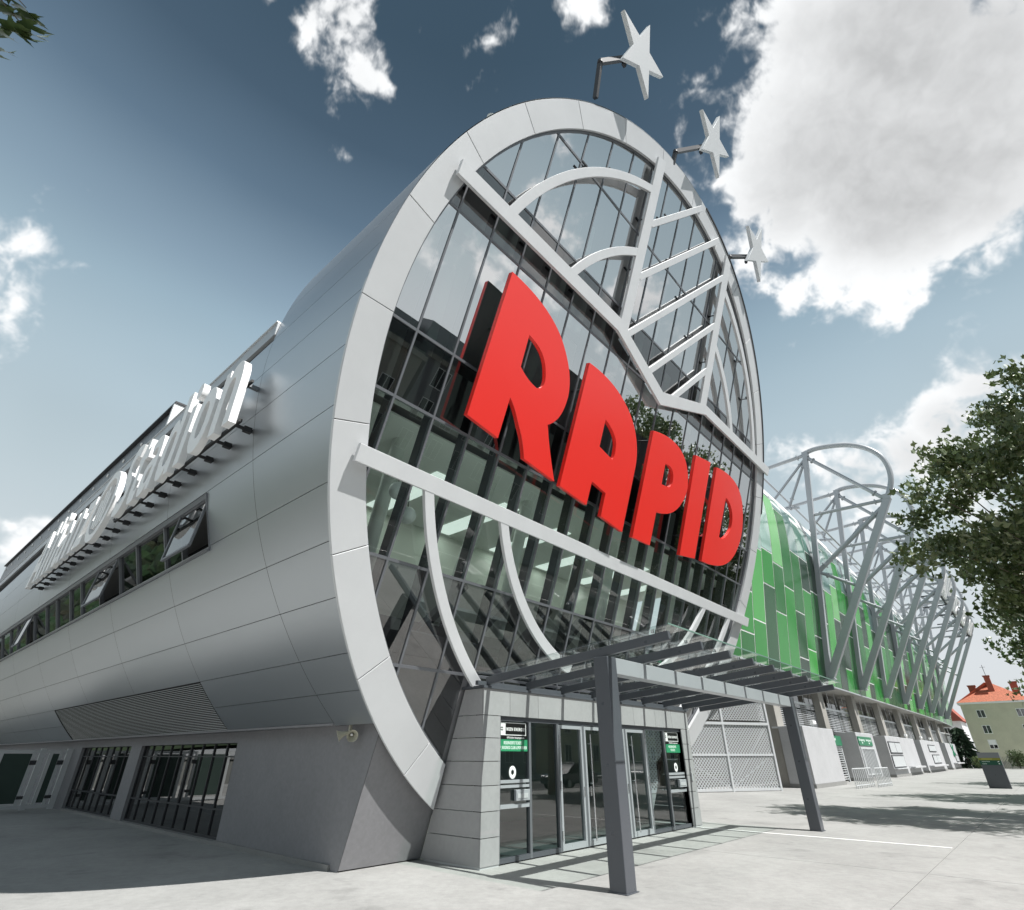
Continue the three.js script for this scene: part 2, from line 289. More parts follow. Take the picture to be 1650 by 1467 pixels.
  const edges = [-12.45, -14.2, -15.3, -17.4, -18.9, -20.85, -22.95, -24.35]; for (let k = 0; k < 30 && edges[edges.length - 1] > BACKZ + 3; k++) edges.push(edges[edges.length - 1] - [1.9, 1.6, 2.1, 1.35][k % 4]);
  const openAt = new Set([0, 4, 10, 15]);
  for (let i = 0; i + 1 < edges.length; i++) {
    const za = edges[i] - .03, zb = edges[i + 1] + .03;
    part('band_mullion', bar(W(edges[i + 1], 0), W(edges[i + 1], 1), .12, .06, V(0, 0, 1)), MAT.alu, hall);
    if (openAt.has(i)) { // top-hung sash pushed outwards
      const sash = new THREE.Group(); sash.name = 'open_sash'; const hinge = W(za, .96, .05); sash.position.set(hinge.x, hinge.y, 0);
      const ang = 24 * D2R, dir = un.clone().negate().applyAxisAngle(V(0, 0, 1), -ang), L = hgt * .95, zm = (za + zb) / 2, w = Math.abs(zb - za) * .96, nn = V(-dir.y, dir.x, 0);
      const P = (t, z) => V(dir.x * t, dir.y * t, z), z0 = zm + w / 2, z1 = zm - w / 2;
      part('sash_frame', [bar(P(0, z0), P(L, z0), .05, .06, V(0, 0, 1)), bar(P(0, z1), P(L, z1), .05, .06, V(0, 0, 1)), bar(P(0, z0), P(0, z1), .05, .06, nn), bar(P(L, z0), P(L, z1), .05, .06, nn)], MAT.alu, sash);
      part('pane', quad(P(.03, z0).toArray(), P(.03, z1).toArray(), P(L - .03, z1).toArray(), P(L - .03, z0).toArray()), MAT.glassDark, sash);
      hall.add(sash);
    } else part('pane', quad(W(za, 0).toArray(), W(za, 1).toArray(), W(zb, 1).toArray(), W(zb, 0).toArray()), MAT.glassDark, hall);
  }
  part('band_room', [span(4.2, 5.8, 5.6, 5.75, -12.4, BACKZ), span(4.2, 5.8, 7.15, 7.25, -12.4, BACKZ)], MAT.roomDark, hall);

  // ---------- roof over the long back part
  const rise = (z) => (-10.2 - z) * .0145, roofBar = (name, x, y, w, h, mat, za = -10.24) => part(name, bar(V(x, y + rise(za), za), V(x, y + rise(BACKZ), BACKZ), w, h), mat, hall);
  part('strip_window', span(3.75, 3.85, 9.8, 11.3, -10.25, BACKZ), MAT.black, hall);
  roofBar('roof_slab', 9.5, 10.37, 12.2, .3, MAT.alu); roofBar('roof_edge', 3.36, 10.38, .08, .36, MAT.steel); roofBar('roof_trim', 3.39, 10.585, .2, .04, MAT.galv);
  for (let z = -12; z > BACKZ; z -= 1.6) part('strip_mullion', span(3.70, 3.748, 9.9, 10.4 + rise(z), z, z - .06), MAT.alu, hall);
  // set-back upper storey
  const ar = (z) => (-23.3 - z) * .034, AX = 4.5;
  part('attic_wall', bar(V(AX + 4.1, 13.2, -23.6), V(AX + 4.1, 13.2 + ar(BACKZ), BACKZ), 8, 3.4), MAT.anthracite, hall);
  part('attic_end', span(AX - .05, AX + .6, 10.6, 14.96, -23.3, -23.5), MAT.white, hall);
  part('attic_roof', bar(V(AX + 4.1, 15.0, -23.25), V(AX + 4.1, 15.0 + ar(BACKZ), BACKZ), 8.3, .09), MAT.dark, hall);
  for (let k = 0; k < 14; k++) { const z = -27.5 - k * 2.7; part('bulkhead_light', new THREE.SphereGeometry(.1, 12, 8).scale(.5, 1, 1).translate(AX + .08, 14.45 + ar(z), z), MAT.white, hall); }
  // ---------- base below the round skin
  const wx = 6.6, zb = (y) => -DF + (y - H) * TT - .06;
  const wallQuad = (z0, z1, y0, y1) => quad([wx, y0, z0], [wx, y0, z1], [wx, y1, z1], [wx, y1, z0]);
  part('base_wall', [quad([wx, 0, zb(0)], [wx, 0, -14.8], [wx, 2.3, -14.8], [wx, 2.3, zb(2.3)]), wallQuad(-14.8, -21.5, 2.02, 2.3), wallQuad(-21.5, -22.5, 0, 2.3), wallQuad(-22.5, -28.2, 2.02, 2.3), wallQuad(-28.2, BACKZ, 0, 2.3),
    span(wx, wx + .2, 0, 2.02, -14.8, -14.79), span(wx, wx + .2, 0, 2.02, -21.51, -21.5), span(wx, wx + .2, 0, 2.02, -22.5, -22.49), span(wx, wx + .2, 0, 2.02, -28.21, -28.2), span(wx, wx + .2, 2.02, 2.03, -14.8, -21.5), span(wx, wx + .2, 2.02, 2.03, -22.5, -28.2)], MAT.render, hall);
  part('front_base', fslab([[wx + .012, -H / CT], [CUT0 + .3, -H / CT], [CUT0 + .3, 2.2], [wx + .012, 2.2]], -.35, -.06), MAT.render, hall);
  part('base_plinth', [span(wx - .05, wx + .1, 0, .09, -10.1, -14.8), span(wx - .05, wx + .25, 0, .07, -14.8, -28.2)], MAT.kerb, hall);
  part('soffit', span(6.3, wx + .3, 2.262, 2.30, -10.2, BACKZ), MAT.render, hall);
  for (const [za, zz] of [[-14.8, -21.5], [-22.5, -28.2]]) {
    const n = Math.round((za - zz) / .74), s = (za - zz) / n;
    for (let i = 0; i < n; i++) { const a = za - i * s, b = a - s; part('pane', quad([wx + .12, .08, a], [wx + .12, .08, b], [wx + .12, 2.02, b], [wx + .12, 2.02, a]), MAT.glassDark, hall); part('base_mullion', span(wx + .09, wx + .16, .07, 2.02, b - .02, b + .02), MAT.dark, hall); }
    part('base_transom', [span(wx + .092, wx + .15, .62, .66, za, zz), span(wx + .092, wx + .15, 1.72, 1.75, za, zz), span(wx + .092, wx + .15, .07, .12, za, zz)], MAT.dark, hall);
  }
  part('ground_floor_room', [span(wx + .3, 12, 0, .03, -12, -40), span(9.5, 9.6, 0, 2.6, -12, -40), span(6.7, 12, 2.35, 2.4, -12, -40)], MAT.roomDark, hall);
}

// ------------------------------------------------------------------ leaning glass front of the hall
const GLZ = { x0: 4.6154, dx: .96832, v: [-1.6, 1.571, 3.382, 6.253, 7.663, 10.562, 11.949, 14.547, 18.2] };
{
  const ell = (phi, a, b) => [EX - a * Math.cos(phi * D2R), EV + b * Math.sin(phi * D2R)];
  // ring of flat sheets; joints every 13.1 degrees
  const hit = (a, x) => Math.acos((EX - x) / a) / D2R;    // angle where the ellipse meets x
  const o0 = -hit(EA, CUT0), i0 = -hit(IA, CUT0), o1 = 180 + hit(EA, 2 * EX - CUT1), i1 = 180 + hit(IA, 2 * EX - CUT1);
  const cuts = []; for (let k = -4; k < 18; k++) cuts.push(-2.1 + 13.1 * k); const js = cuts.filter((c) => c > -58 && c < 238);
  const gap = .05, r = rng(8);
  const ringMats = [0, 1, 2].map((i) => { const m = MAT.ring.clone(); m.color.multiplyScalar([1, .97, 1.02][i]); return m; });
  for (let i = -1; i < js.length; i++) {
    const a0 = i < 0 ? null : js[i] + gap, a1 = i + 1 < js.length ? js[i + 1] - gap : null, so = a0 ?? o0, eo = a1 ?? o1, si = a0 ?? i0, ei = a1 ?? i1, pts = [], n = 10;
    for (let k = 0; k <= n; k++) pts.push(ell(so + (eo - so) * k / n, EA, EB));
    for (let k = n; k >= 0; k--) pts.push(ell(si + (ei - si) * k / n, IA, IB));
    part('ring_panel', fslab(pts.reverse(), .04, .12, .006), ringMats[Math.floor(r() * 3)], hall);
  }
  const band = (a0, b0, a1, b1, s, e, d0, d1, n = 90) => { const pts = []; for (let k = 0; k <= n; k++) pts.push(ell(s + (e - s) * k / n, a0, b0)); for (let k = n; k >= 0; k--) pts.push(ell(s + (e - s) * k / n, a1, b1)); return fslab(pts.reverse(), d0, d1); };
  part('ring_backing', band(EA - .03, EB - .03, IA + .01, IB + .01, -60, 240, -.1, .038), MAT.joint, hall);
  part('glazing_frame', band(IA + .02, IB + .02, IA - .05, IB - .05, -58, 238, -.12, .03), MAT.alu, hall);
  part('crown_trim', band(EA + .02, EB + .02, EA - .035, EB - .035, 95, 172, .122, .15, 50), MAT.dark, hall);

  // ---- panes, each its own sheet, clipped to the round opening
  const outline = []; for (let k = 0; k < 160; k++) outline.push(ell(-90 + 360 * k / 160, IA - .04, IB - .04));
  function clip(pts, inside, cross) { const o = []; for (let i = 0; i < pts.length; i++) { const a = pts[i], b = pts[(i + 1) % pts.length], A = inside(a), Bb = inside(b); if (A) o.push(a); if (A !== Bb) o.push(cross(a, b)); } return o; }
  const half = (pts, nx, ny, c) => clip(pts, (p) => nx * p[0] + ny * p[1] <= c, (a, b) => { const da = nx * a[0] + ny * a[1] - c, db = nx * b[0] + ny * b[1] - c, t = da / (da - db); return [a[0] + (b[0] - a[0]) * t, a[1] + (b[1] - a[1]) * t]; });
  const rr = rng(12), xs = []; for (let k = -1; k < 19; k++) xs.push(GLZ.x0 + k * GLZ.dx);
  for (let i = 0; i + 1 < xs.length; i++) for (let j = 0; j + 1 < GLZ.v.length; j++) {
    let pg = outline; pg = half(pg, -1, 0, -(xs[i] + .028)); pg = half(pg, 1, 0, xs[i + 1] - .028); pg = half(pg, 0, -1, -(GLZ.v[j] + .028)); pg = half(pg, 0, 1, GLZ.v[j + 1] - .028);
    if (j === 0) { if (xs[i] + .5 > CUT0 && xs[i + 1] - .5 < CUT1) continue; pg = xs[i] < EX ? half(pg, 1, 0, CUT0 - .03) : half(pg, -1, 0, -CUT1 - .03); }
    if (pg.length < 3) continue;
    let ar = 0; for (let k = 0; k < pg.length; k++) { const a = pg[k], b = pg[(k + 1) % pg.length]; ar += a[0] * b[1] - b[0] * a[1]; } if (Math.abs(ar) < .02) continue;
    const g = new THREE.ShapeGeometry(poly(pg)), cx = pg.reduce((s, q) => s + q[0], 0) / pg.length, cv = pg.reduce((s, q) => s + q[1], 0) / pg.length;
    g.translate(-cx, -cv, 0); g.applyMatrix4(new THREE.Matrix4().makeRotationFromEuler(new THREE.Euler((rr() - .5) * .009, (rr() - .5) * .009, 0))); g.translate(cx, cv, 0);
    const spandrel = j === 1 || j === 3 || j === 5 || j === 0;
    part('pane', fgeo(g), spandrel ? MAT.glassDark : j === 2 ? MAT.paleGlass : MAT.glass, hall);
  }
  // ---- mullions and transoms, with the deep posts behind them
  const reach = (x, a, b) => { const q = 1 - ((x - EX) / a) ** 2; return q > 0 ? b * Math.sqrt(q) : 0; };
  for (const x of xs) {
    const h = reach(x, IA - .03, IB - .03); if (!h) continue;
    let v0 = EV - h; const v1 = EV + h; if (x > CUT0 && x < CUT1) v0 = Math.max(v0, 1.28);
    part('mullion', fbox(x - .022, x + .022, v0, v1, -.07, .022), MAT.alu, hall);
    if (v1 - v0 > 3) part('facade_post', fbox(x - .035, x + .035, v0 + .15, v1 - .15, -.30, -.075), MAT.dark, hall);
  }
  for (const v of GLZ.v.slice(1, -1)) { const w = (IA - .03) * Math.sqrt(Math.max(0, 1 - ((v - EV) / (IB - .03)) ** 2)); let a = EX - w, b = EX + w; part('transom', fbox(a, b, v - .028, v + .028, -.068, .018), MAT.alu, hall); }
  // ---- inside: floors, ceilings, rear wall, raking columns
  const chord = (y) => Math.sqrt(Math.max(0, (TR - .35) ** 2 - (y - TY) ** 2));
  const zAt = (y) => -DF + (y - H) * TT;
  [[1.571, 3.382], [6.253, 7.663], [10.562, 11.949]].forEach(([va, vb], k) => {
    const ya = H + va * CT + .25, yb = H + vb * CT - .25, ym = (ya + yb) / 2, w = Math.min(chord(ya), chord(yb)), zf = zAt(ym) - .75;
    part('floor_slab', span(TX - w, TX + w, ym - .12, ym + .12, zf, -17), MAT.floor, hall);
    part('suspended_ceiling', span(TX - w, TX + w, ya - .04, ya, zf - .25, -17), MAT.ceiling, hall);
    for (let i = 0; i < 7; i++) {
      const a = TX - w + 1.2 + i * (2 * w - 2.4) / 6.4, za = zf - 1.5, zc = -12.0;
      part('ceiling_light', span(a, a + .62, ya - .075, ya - .042, za, zc), k === 1 ? MAT.lamp : MAT.white, hall);
      if (k === 1) { const l = new THREE.RectAreaLight(new THREE.Color(.92, 1, .95), 1.4, .6, Math.abs(za - zc)); l.position.set(a + .31, ya - .09, (za + zc) / 2); l.rotation.x = -Math.PI / 2; scene.add(l); }
    }
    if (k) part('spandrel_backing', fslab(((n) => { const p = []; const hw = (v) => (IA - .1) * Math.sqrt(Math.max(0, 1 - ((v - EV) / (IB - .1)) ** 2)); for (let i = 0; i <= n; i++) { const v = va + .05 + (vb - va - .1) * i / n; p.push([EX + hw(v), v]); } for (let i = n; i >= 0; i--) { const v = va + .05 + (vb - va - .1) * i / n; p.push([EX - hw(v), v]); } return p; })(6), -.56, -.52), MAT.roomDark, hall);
  });
  const disc = (y0, y1) => { const p = [], R = TR - .5; for (let i = 0; i <= 40; i++) { const y = y0 + (y1 - y0) * i / 40; p.push([TX + Math.sqrt(Math.max(0, R * R - (y - TY) ** 2)), y]); } for (let i = 40; i >= 0; i--) { const y = y0 + (y1 - y0) * i / 40; p.push([TX - Math.sqrt(Math.max(0, R * R - (y - TY) ** 2)), y]); } return poly(p); };
  part('rear_wall', slab(disc(3.0, 12.5), .2).translate(0, 0, -12.4), MAT.room, hall);
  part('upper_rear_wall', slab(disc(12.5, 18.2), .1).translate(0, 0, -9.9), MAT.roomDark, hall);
  for (let i = 0; i < 7; i++) { const x = TX - 6.6 + i * 2.2; part('interior_column', rod(V(x, 2.6, -10.6), V(x + (i % 2 ? .9 : -.9), 16, zAt(16) - 1.4), .16, 14), MAT.column, hall); }
  for (let i = 0; i < 9; i++) { const x = TX - 6.2 + i * 1.55; part('raking_beam', bar(F(x, 1.4, -.7), F(x + 1.6, 3.3, -.8), .12, .3, V(0, 0, 1)), MAT.alu, hall); }
  part('lobby_side', [span(CUT0 + .16, CUT0 + .26, 0, 2.9, -9.6, -13), span(CUT1 - .26, CUT1 - .16, 0, 2.9, -9.6, -13)], MAT.room, hall);
  part('lobby_wall', span(CUT0 + .1, CUT1 - .1, 0, 3.6, -13.2, -13.0), MAT.room, hall);
}

{
  const t = thing('pendant_lamp', 'pair of white globe lamps hanging behind the lower left glass', 'lamp', [0, 0, 0]);
  for (const [x, y, z] of [[5.9, 6.55, -8.4], [6.5, 6.3, -8.8]]) { part('globe', new THREE.SphereGeometry(.19, 20, 14).translate(x, y, z), MAT.white, t); part('cord', rod(V(x, y + .18, z), V(x, 7.2, z), .01, 6), MAT.dark, t); }
}
// ------------------------------------------------------------------ crest frame of flat beams in front of the glass
{
  const c = thing('crest_frame', 'pale metal crest frame of beams, arches and diagonals on the round glass front', 'facade frame');
  const B0 = .17, B1 = .26, bev = .006, K = 1.0121, beam = (name, pts, lift = 0) => part(name, fslab(pts.map(([x, v]) => [x * K, 3.12 + (v - 3.12) * K]), B0 + lift, B1 + lift, bev), MAT.beam, c);
  const MX = 12.95, mir = (p) => p.map(([x, v]) => [2 * MX - x, v]).reverse();
  beam('upper_beam', [[4.14, 10.95], [10.17, 10.93], [12.93, 9.99], [15.8, 10.97], [21.93, 10.99], [21.93, 11.33], [15.75, 11.3], [15.3, 11.17], [12.95, 10.42], [10.6, 11.16], [10.25, 11.32], [4.14, 11.31]], .003);
  beam('lower_beam', [[4.13, 4.76], [21.93, 4.76], [21.93, 5.08], [4.13, 5.08]], .003);
  const up1 = [[10.2, 11.0], [10.6, 11.0], [10.6, 17.24], [10.2, 17.1]]; beam('upright', up1); beam('upright', [[15.3, 11.0], [15.72, 11.0], [15.72, 17.1], [15.3, 17.24]]);
  const rung = (x0, v0, x1, v1) => { const L = Math.hypot(x1 - x0, v1 - v0), nx = (v1 - v0) / L * .2, nv = -(x1 - x0) / L * .2; beam('rung', [[x0 + nx, v0 + nv], [x1 + nx, v1 + nv], [x1, v1], [x0, v0]], -.004); };
  rung(10.5, 14.91, 13.02, 17.6); rung(10.5, 13.03, 14.52, 17.42); rung(10.5, 11.1, 15.4, 16.47); rung(11.9, 10.68, 15.4, 14.44); rung(13.4, 10.5, 15.4, 12.64);
  const arch = (cx, cv, ro, ri, a0, a1, n = 40) => { const p = []; for (let k = 0; k <= n; k++) { const a = (a0 + (a1 - a0) * k / n) * D2R; p.push([cx + ro * Math.cos(a), cv + ro * Math.sin(a)]); } for (let k = n; k >= 0; k--) { const a = (a0 + (a1 - a0) * k / n) * D2R; p.push([cx + ri * Math.cos(a), cv + ri * Math.sin(a)]); } return p; };
  for (const [ro, ri] of [[8.50, 8.26], [6.45, 6.22]]) { const p = arch(13.46, 8.13, ro, ri, 180 - Math.acos((13.46 - 10.3) / ro) / D2R, 180 - Math.asin((11.2 - 8.13) / ro) / D2R); beam('arch', p, -.002); beam('arch', mir(p), -.002); }
  for (const [cx, cv, ro, ri, e] of [[12.63, 7.45, 7.46, 7.24, 235.2], [12.63, 7.25, 5.45, 5.22, 256]]) { const p = arch(cx, cv, ro, ri, 180 + Math.asin((cv - 4.8) / ro) / D2R, e); beam('lower_arch', p, -.002); beam('lower_arch', mir(p), -.002); }
  // small stand-off brackets to the glass
  for (const [x, v] of [[4.62, 11.13], [5.58, 11.13], [6.55, 11.13], [7.52, 11.13], [8.49, 11.13], [9.46, 11.13], [16.2, 11.13], [17.2, 11.13], [18.2, 11.13], [19.1, 11.13], [20.1, 11.13], [6.3, 3.6], [7.2, 2.45], [8.7, 3.75], [9.6, 3.0], [5.6, 4.9], [7.5, 4.9], [9.4, 4.9], [11.4, 4.9], [13.3, 4.9], [15.3, 4.9], [17.2, 4.9], [19.1, 4.9], [11.39, 15.8], [12.36, 14.9], [13.3, 14.1], [14.3, 13.2], [10.42, 15.0], [10.42, 13.2], [15.5, 14.8], [15.5, 12.9], [7.5, 14.3], [8.5, 15.0], [18.2, 14.4], [19.1, 13.2]])
    part('bracket', [fgeo(new THREE.CylinderGeometry(.022, .022, .16, 8).rotateX(Math.PI / 2).translate(x * K, 3.12 + (v - 3.12) * K, .09)), fgeo(span(-.16, .06, -.02, .02, .12, .165).translate(x * K, 3.12 + (v - 3.12) * K, 0))], MAT.dark, c);
}

// ------------------------------------------------------------------ red letters on the glass front
{
  const curve = (pts) => { const s = new THREE.Shape(); s.moveTo(...pts[0]); for (let i = 1; i < pts.length; i++) { const p = pts[i]; if (p.length === 2) s.lineTo(...p); else if (p.length === 4) s.quadraticCurveTo(...p); else s.bezierCurveTo(...p); } return s; };
  const L = {
    R: [[[6.08, 9.93], [7.35, 9.93, 8.05, 9.42], [8.75, 8.85, 8.77, 8.2], [8.76, 7.55, 8.33, 7.28], [8.5, 6.95], [8.76, 6.5, 9.02, 6.13], [7.87, 6.25], [7.7, 6.62, 7.48, 6.84], [7.2, 7.2, 7.0, 7.33], [6.98, 6.37], [6.03, 6.48]], [[7.03, 8.92], [7.62, 8.85, 7.8, 8.46], [8.02, 8.02, 7.68, 7.9], [7.35, 7.92, 7.04, 8.11]]],
    A: [[[9.24, 9.41], [10.6, 9.5, 11.45, 8.93], [12.1, 8.45, 12.16, 7.72], [12.16, 5.79], [11.07, 5.9], [11.06, 6.53], [10.4, 6.62], [10.39, 5.99], [9.24, 6.09]], [[10.37, 8.35], [10.95, 8.2, 11.06, 7.9], [11.14, 7.55, 11.02, 7.46], [10.37, 7.57]]],
    P: [[[12.7, 9.03], [14.3, 9.45, 14.95, 8.8], [15.5, 8.15, 15.08, 7.58], [14.7, 6.95, 13.68, 6.83], [13.67, 5.82], [12.7, 5.79]], [[13.67, 8.36], [14.1, 8.48, 14.25, 8.2], [14.38, 7.85, 14.06, 7.74], [13.67, 7.7]]],
    I: [[[15.44, 9.34], [16.53, 9.5], [16.53, 6.13], [15.5, 5.99]], null],
    D: [[[17.03, 9.51], [18.9, 9.85, 19.55, 9.02], [20.15, 8.05, 19.7, 7.28], [19.2, 6.2, 17.03, 6.18]], [[18.1, 8.76], [18.6, 8.72, 18.85, 8.35], [19.05, 7.9, 18.7, 7.55], [18.4, 7.22, 18.03, 7.28]]],
  };
  const what = { R: 'tall red letter R, leftmost on the round glass front', A: 'red letter A between the R and the P on the glass front', P: 'red letter P in the middle right of the red word', I: 'narrow red letter I between the P and the D', D: 'red letter D at the right end of the red word' };
  for (const k of Object.keys(L)) {
    const t = thing('red_letter', what[k], 'letter', [0, 0, 0], 0, 'red letters on the round glass front'), s = curve(L[k][0]); if (L[k][1]) s.holes.push(curve(L[k][1]));
    part('letter_face', fslab(s, .415, .455, .006), MAT.red, t); part('letter_return', fslab(s, .345, .413), MAT.red, t); part('letter_back', fslab(s, .335, .343), MAT.dark, t);
    const xs = L[k][0].map((p) => p[p.length - 2]), a = Math.min(...xs), b = Math.max(...xs);
    for (const [x, v] of [[a + .45, 6.7], [a + .45, 8.9], ...(b - a > 2 ? [[b - .35, 7.6]] : [])]) part('stand_off', fgeo(new THREE.CylinderGeometry(.03, .03, .34, 8).rotateX(Math.PI / 2).translate(x, v, .16)), MAT.dark, t);
  }
}

// ------------------------------------------------------------------ three stars on bent arms above the ring
{
  const star = (r, ri, turn) => { const p = []; for (let k = 0; k < 10; k++) { const a = Math.PI / 2 + turn + k * Math.PI / 5, q = k % 2 ? ri : r; p.push([Math.cos(a) * q, Math.sin(a) * q]); } return poly(p); };
  const spots = [[8.2, 18.9, 'largest grey star on a bent black arm, left above the ring'], [12.8, 20.1, 'middle grey star on a bent arm above the ring, before the big cloud'], [17.38, 18.88, 'rightmost and smallest looking grey star on a bent arm beside the ring']];
  spots.forEach(([x, v, label], i) => {
    const t = thing('star_ornament', label, 'star', [0, 0, 0], 0, 'stars above the round front');
    part('star_plate', fgeo(slab(star(1.18, .465, i === 0 ? .0 : i === 1 ? .02 : -.03), .13, .006).translate(x, v, .40)), MAT.star, t);
    const foot = [[7.35, 16.6, 7.1, 17.6], [11.35, 17.85, 11.25, 18.4], [15.95, 17.45, 16.0, 17.75]][i];
    const a = F(foot[0], foot[1], .05), b = F(foot[2], foot[3], .12), cc = F(x - .35, v - .45, .36), d = F(x - .1, v - .12, .38);
    part('arm', [bar(a, b, .1, .12, V(0, 0, 1)), bar(b, cc, .12, .14, V(0, 0, 1)), bar(cc, d, .12, .12, V(0, 0, 1)), rod(b.clone().add(V(0, -.05, 0)), b.clone().add(V(0, .05, 0)), .075)], MAT.dark, t);
    for (const s of [-1, 1]) part('clamp', fgeo(span(-.06, .06, -.12, .12, 0, .08).translate(x - .38 * (s > 0 ? .9 : 1), v + (s > 0 ? .55 : -.62), .26)), MAT.dark, t);
  });
}

// ------------------------------------------------------------------ white lettering along the flank
const font = await new FontLoader().loadAsync('fonts/droid/droid_sans_bold.typeface.json');
function glyphs(text, size, sx = 1) { const out = []; let x = 0; for (const ch of text) { if (ch !== ' ') out.push([ch, font.generateShapes(ch, size), x]); x += font.data.glyphs[ch].ha * size / font.data.resolution * sx; } return { out, width: x }; }
{
  const t = thing('wall_lettering', 'row of large white raised letters with round emblem on brackets along the silver flank', 'sign');
  const XF = 2.86, DEP = .15, base = 7.5;
  const LM = (z) => new THREE.Matrix4().makeBasis(V(0, 0, 1), V(0, 1, 0), V(-1, 0, 0)).setPosition(XF + DEP, base, z);
  const word = (text, z0, width) => { const g = glyphs(text, 2.12, 1), k = width / g.width; for (const [, shapes, x] of g.out) part('letter', shapes.map((s) => new THREE.ExtrudeGeometry(s, { depth: DEP, bevelEnabled: false, curveSegments: 10 }).scale(k, 1.02, 1)).map((q) => q.applyMatrix4(LM(z0 + x * k))), MAT.white, t); };
  word('Allianz', -28.3, 7.8); word('Stadion', -17.6, 7.75);
  const cz = -19.25, cy = .9, ring = new THREE.Shape().absarc(0, 0, 1.15, 0, Math.PI * 2); ring.holes.push(new THREE.Path().absarc(0, 0, .9, 0, Math.PI * 2, true));
  part('emblem_ring', new THREE.ExtrudeGeometry(ring, { depth: DEP, bevelEnabled: false, curveSegments: 40 }).translate(0, cy, 0).applyMatrix4(LM(cz)), MAT.white, t);
  for (const [x, h0, h1] of [[-.42, -.62, .3], [-.14, -.7, .55], [.14, -.7, .62], [.42, -.62, .3]]) part('emblem_bar', span(x - .09, x + .09, h0, h1, 0, DEP).translate(0, cy, 0).applyMatrix4(LM(cz)), MAT.white, t);
  part('mounting_rail', [span(XF + DEP + .01, XF + DEP + .07, base + .02, base + .09, -9.9, -17.8), span(XF + DEP + .01, XF + DEP + .07, base + .02, base + .09, -20.4, -28.3), span(XF + DEP + .012, XF + DEP + .068, base + 1.0, base + 1.06, -9.9, -28.3)], MAT.black, t);
  for (let k = 0; k < 20; k++) { const z = -10.28 - k * .948; part('rail_bracket', [span(XF + DEP, 3.44, base + .1, base + .15, z - .03, z + .03), span(3.26, 3.42, base + .06, base + .18, z - .045, z + .045)], MAT.black, t); }
  part('rail_bracket', [span(XF + DEP, 3.36, base + 1.1, base + 1.18, -10.32, -10.24), span(XF + DEP + .02, XF + DEP + .08, base + .1, base + 1.18, -10.31, -10.25)], MAT.alu, t);
}

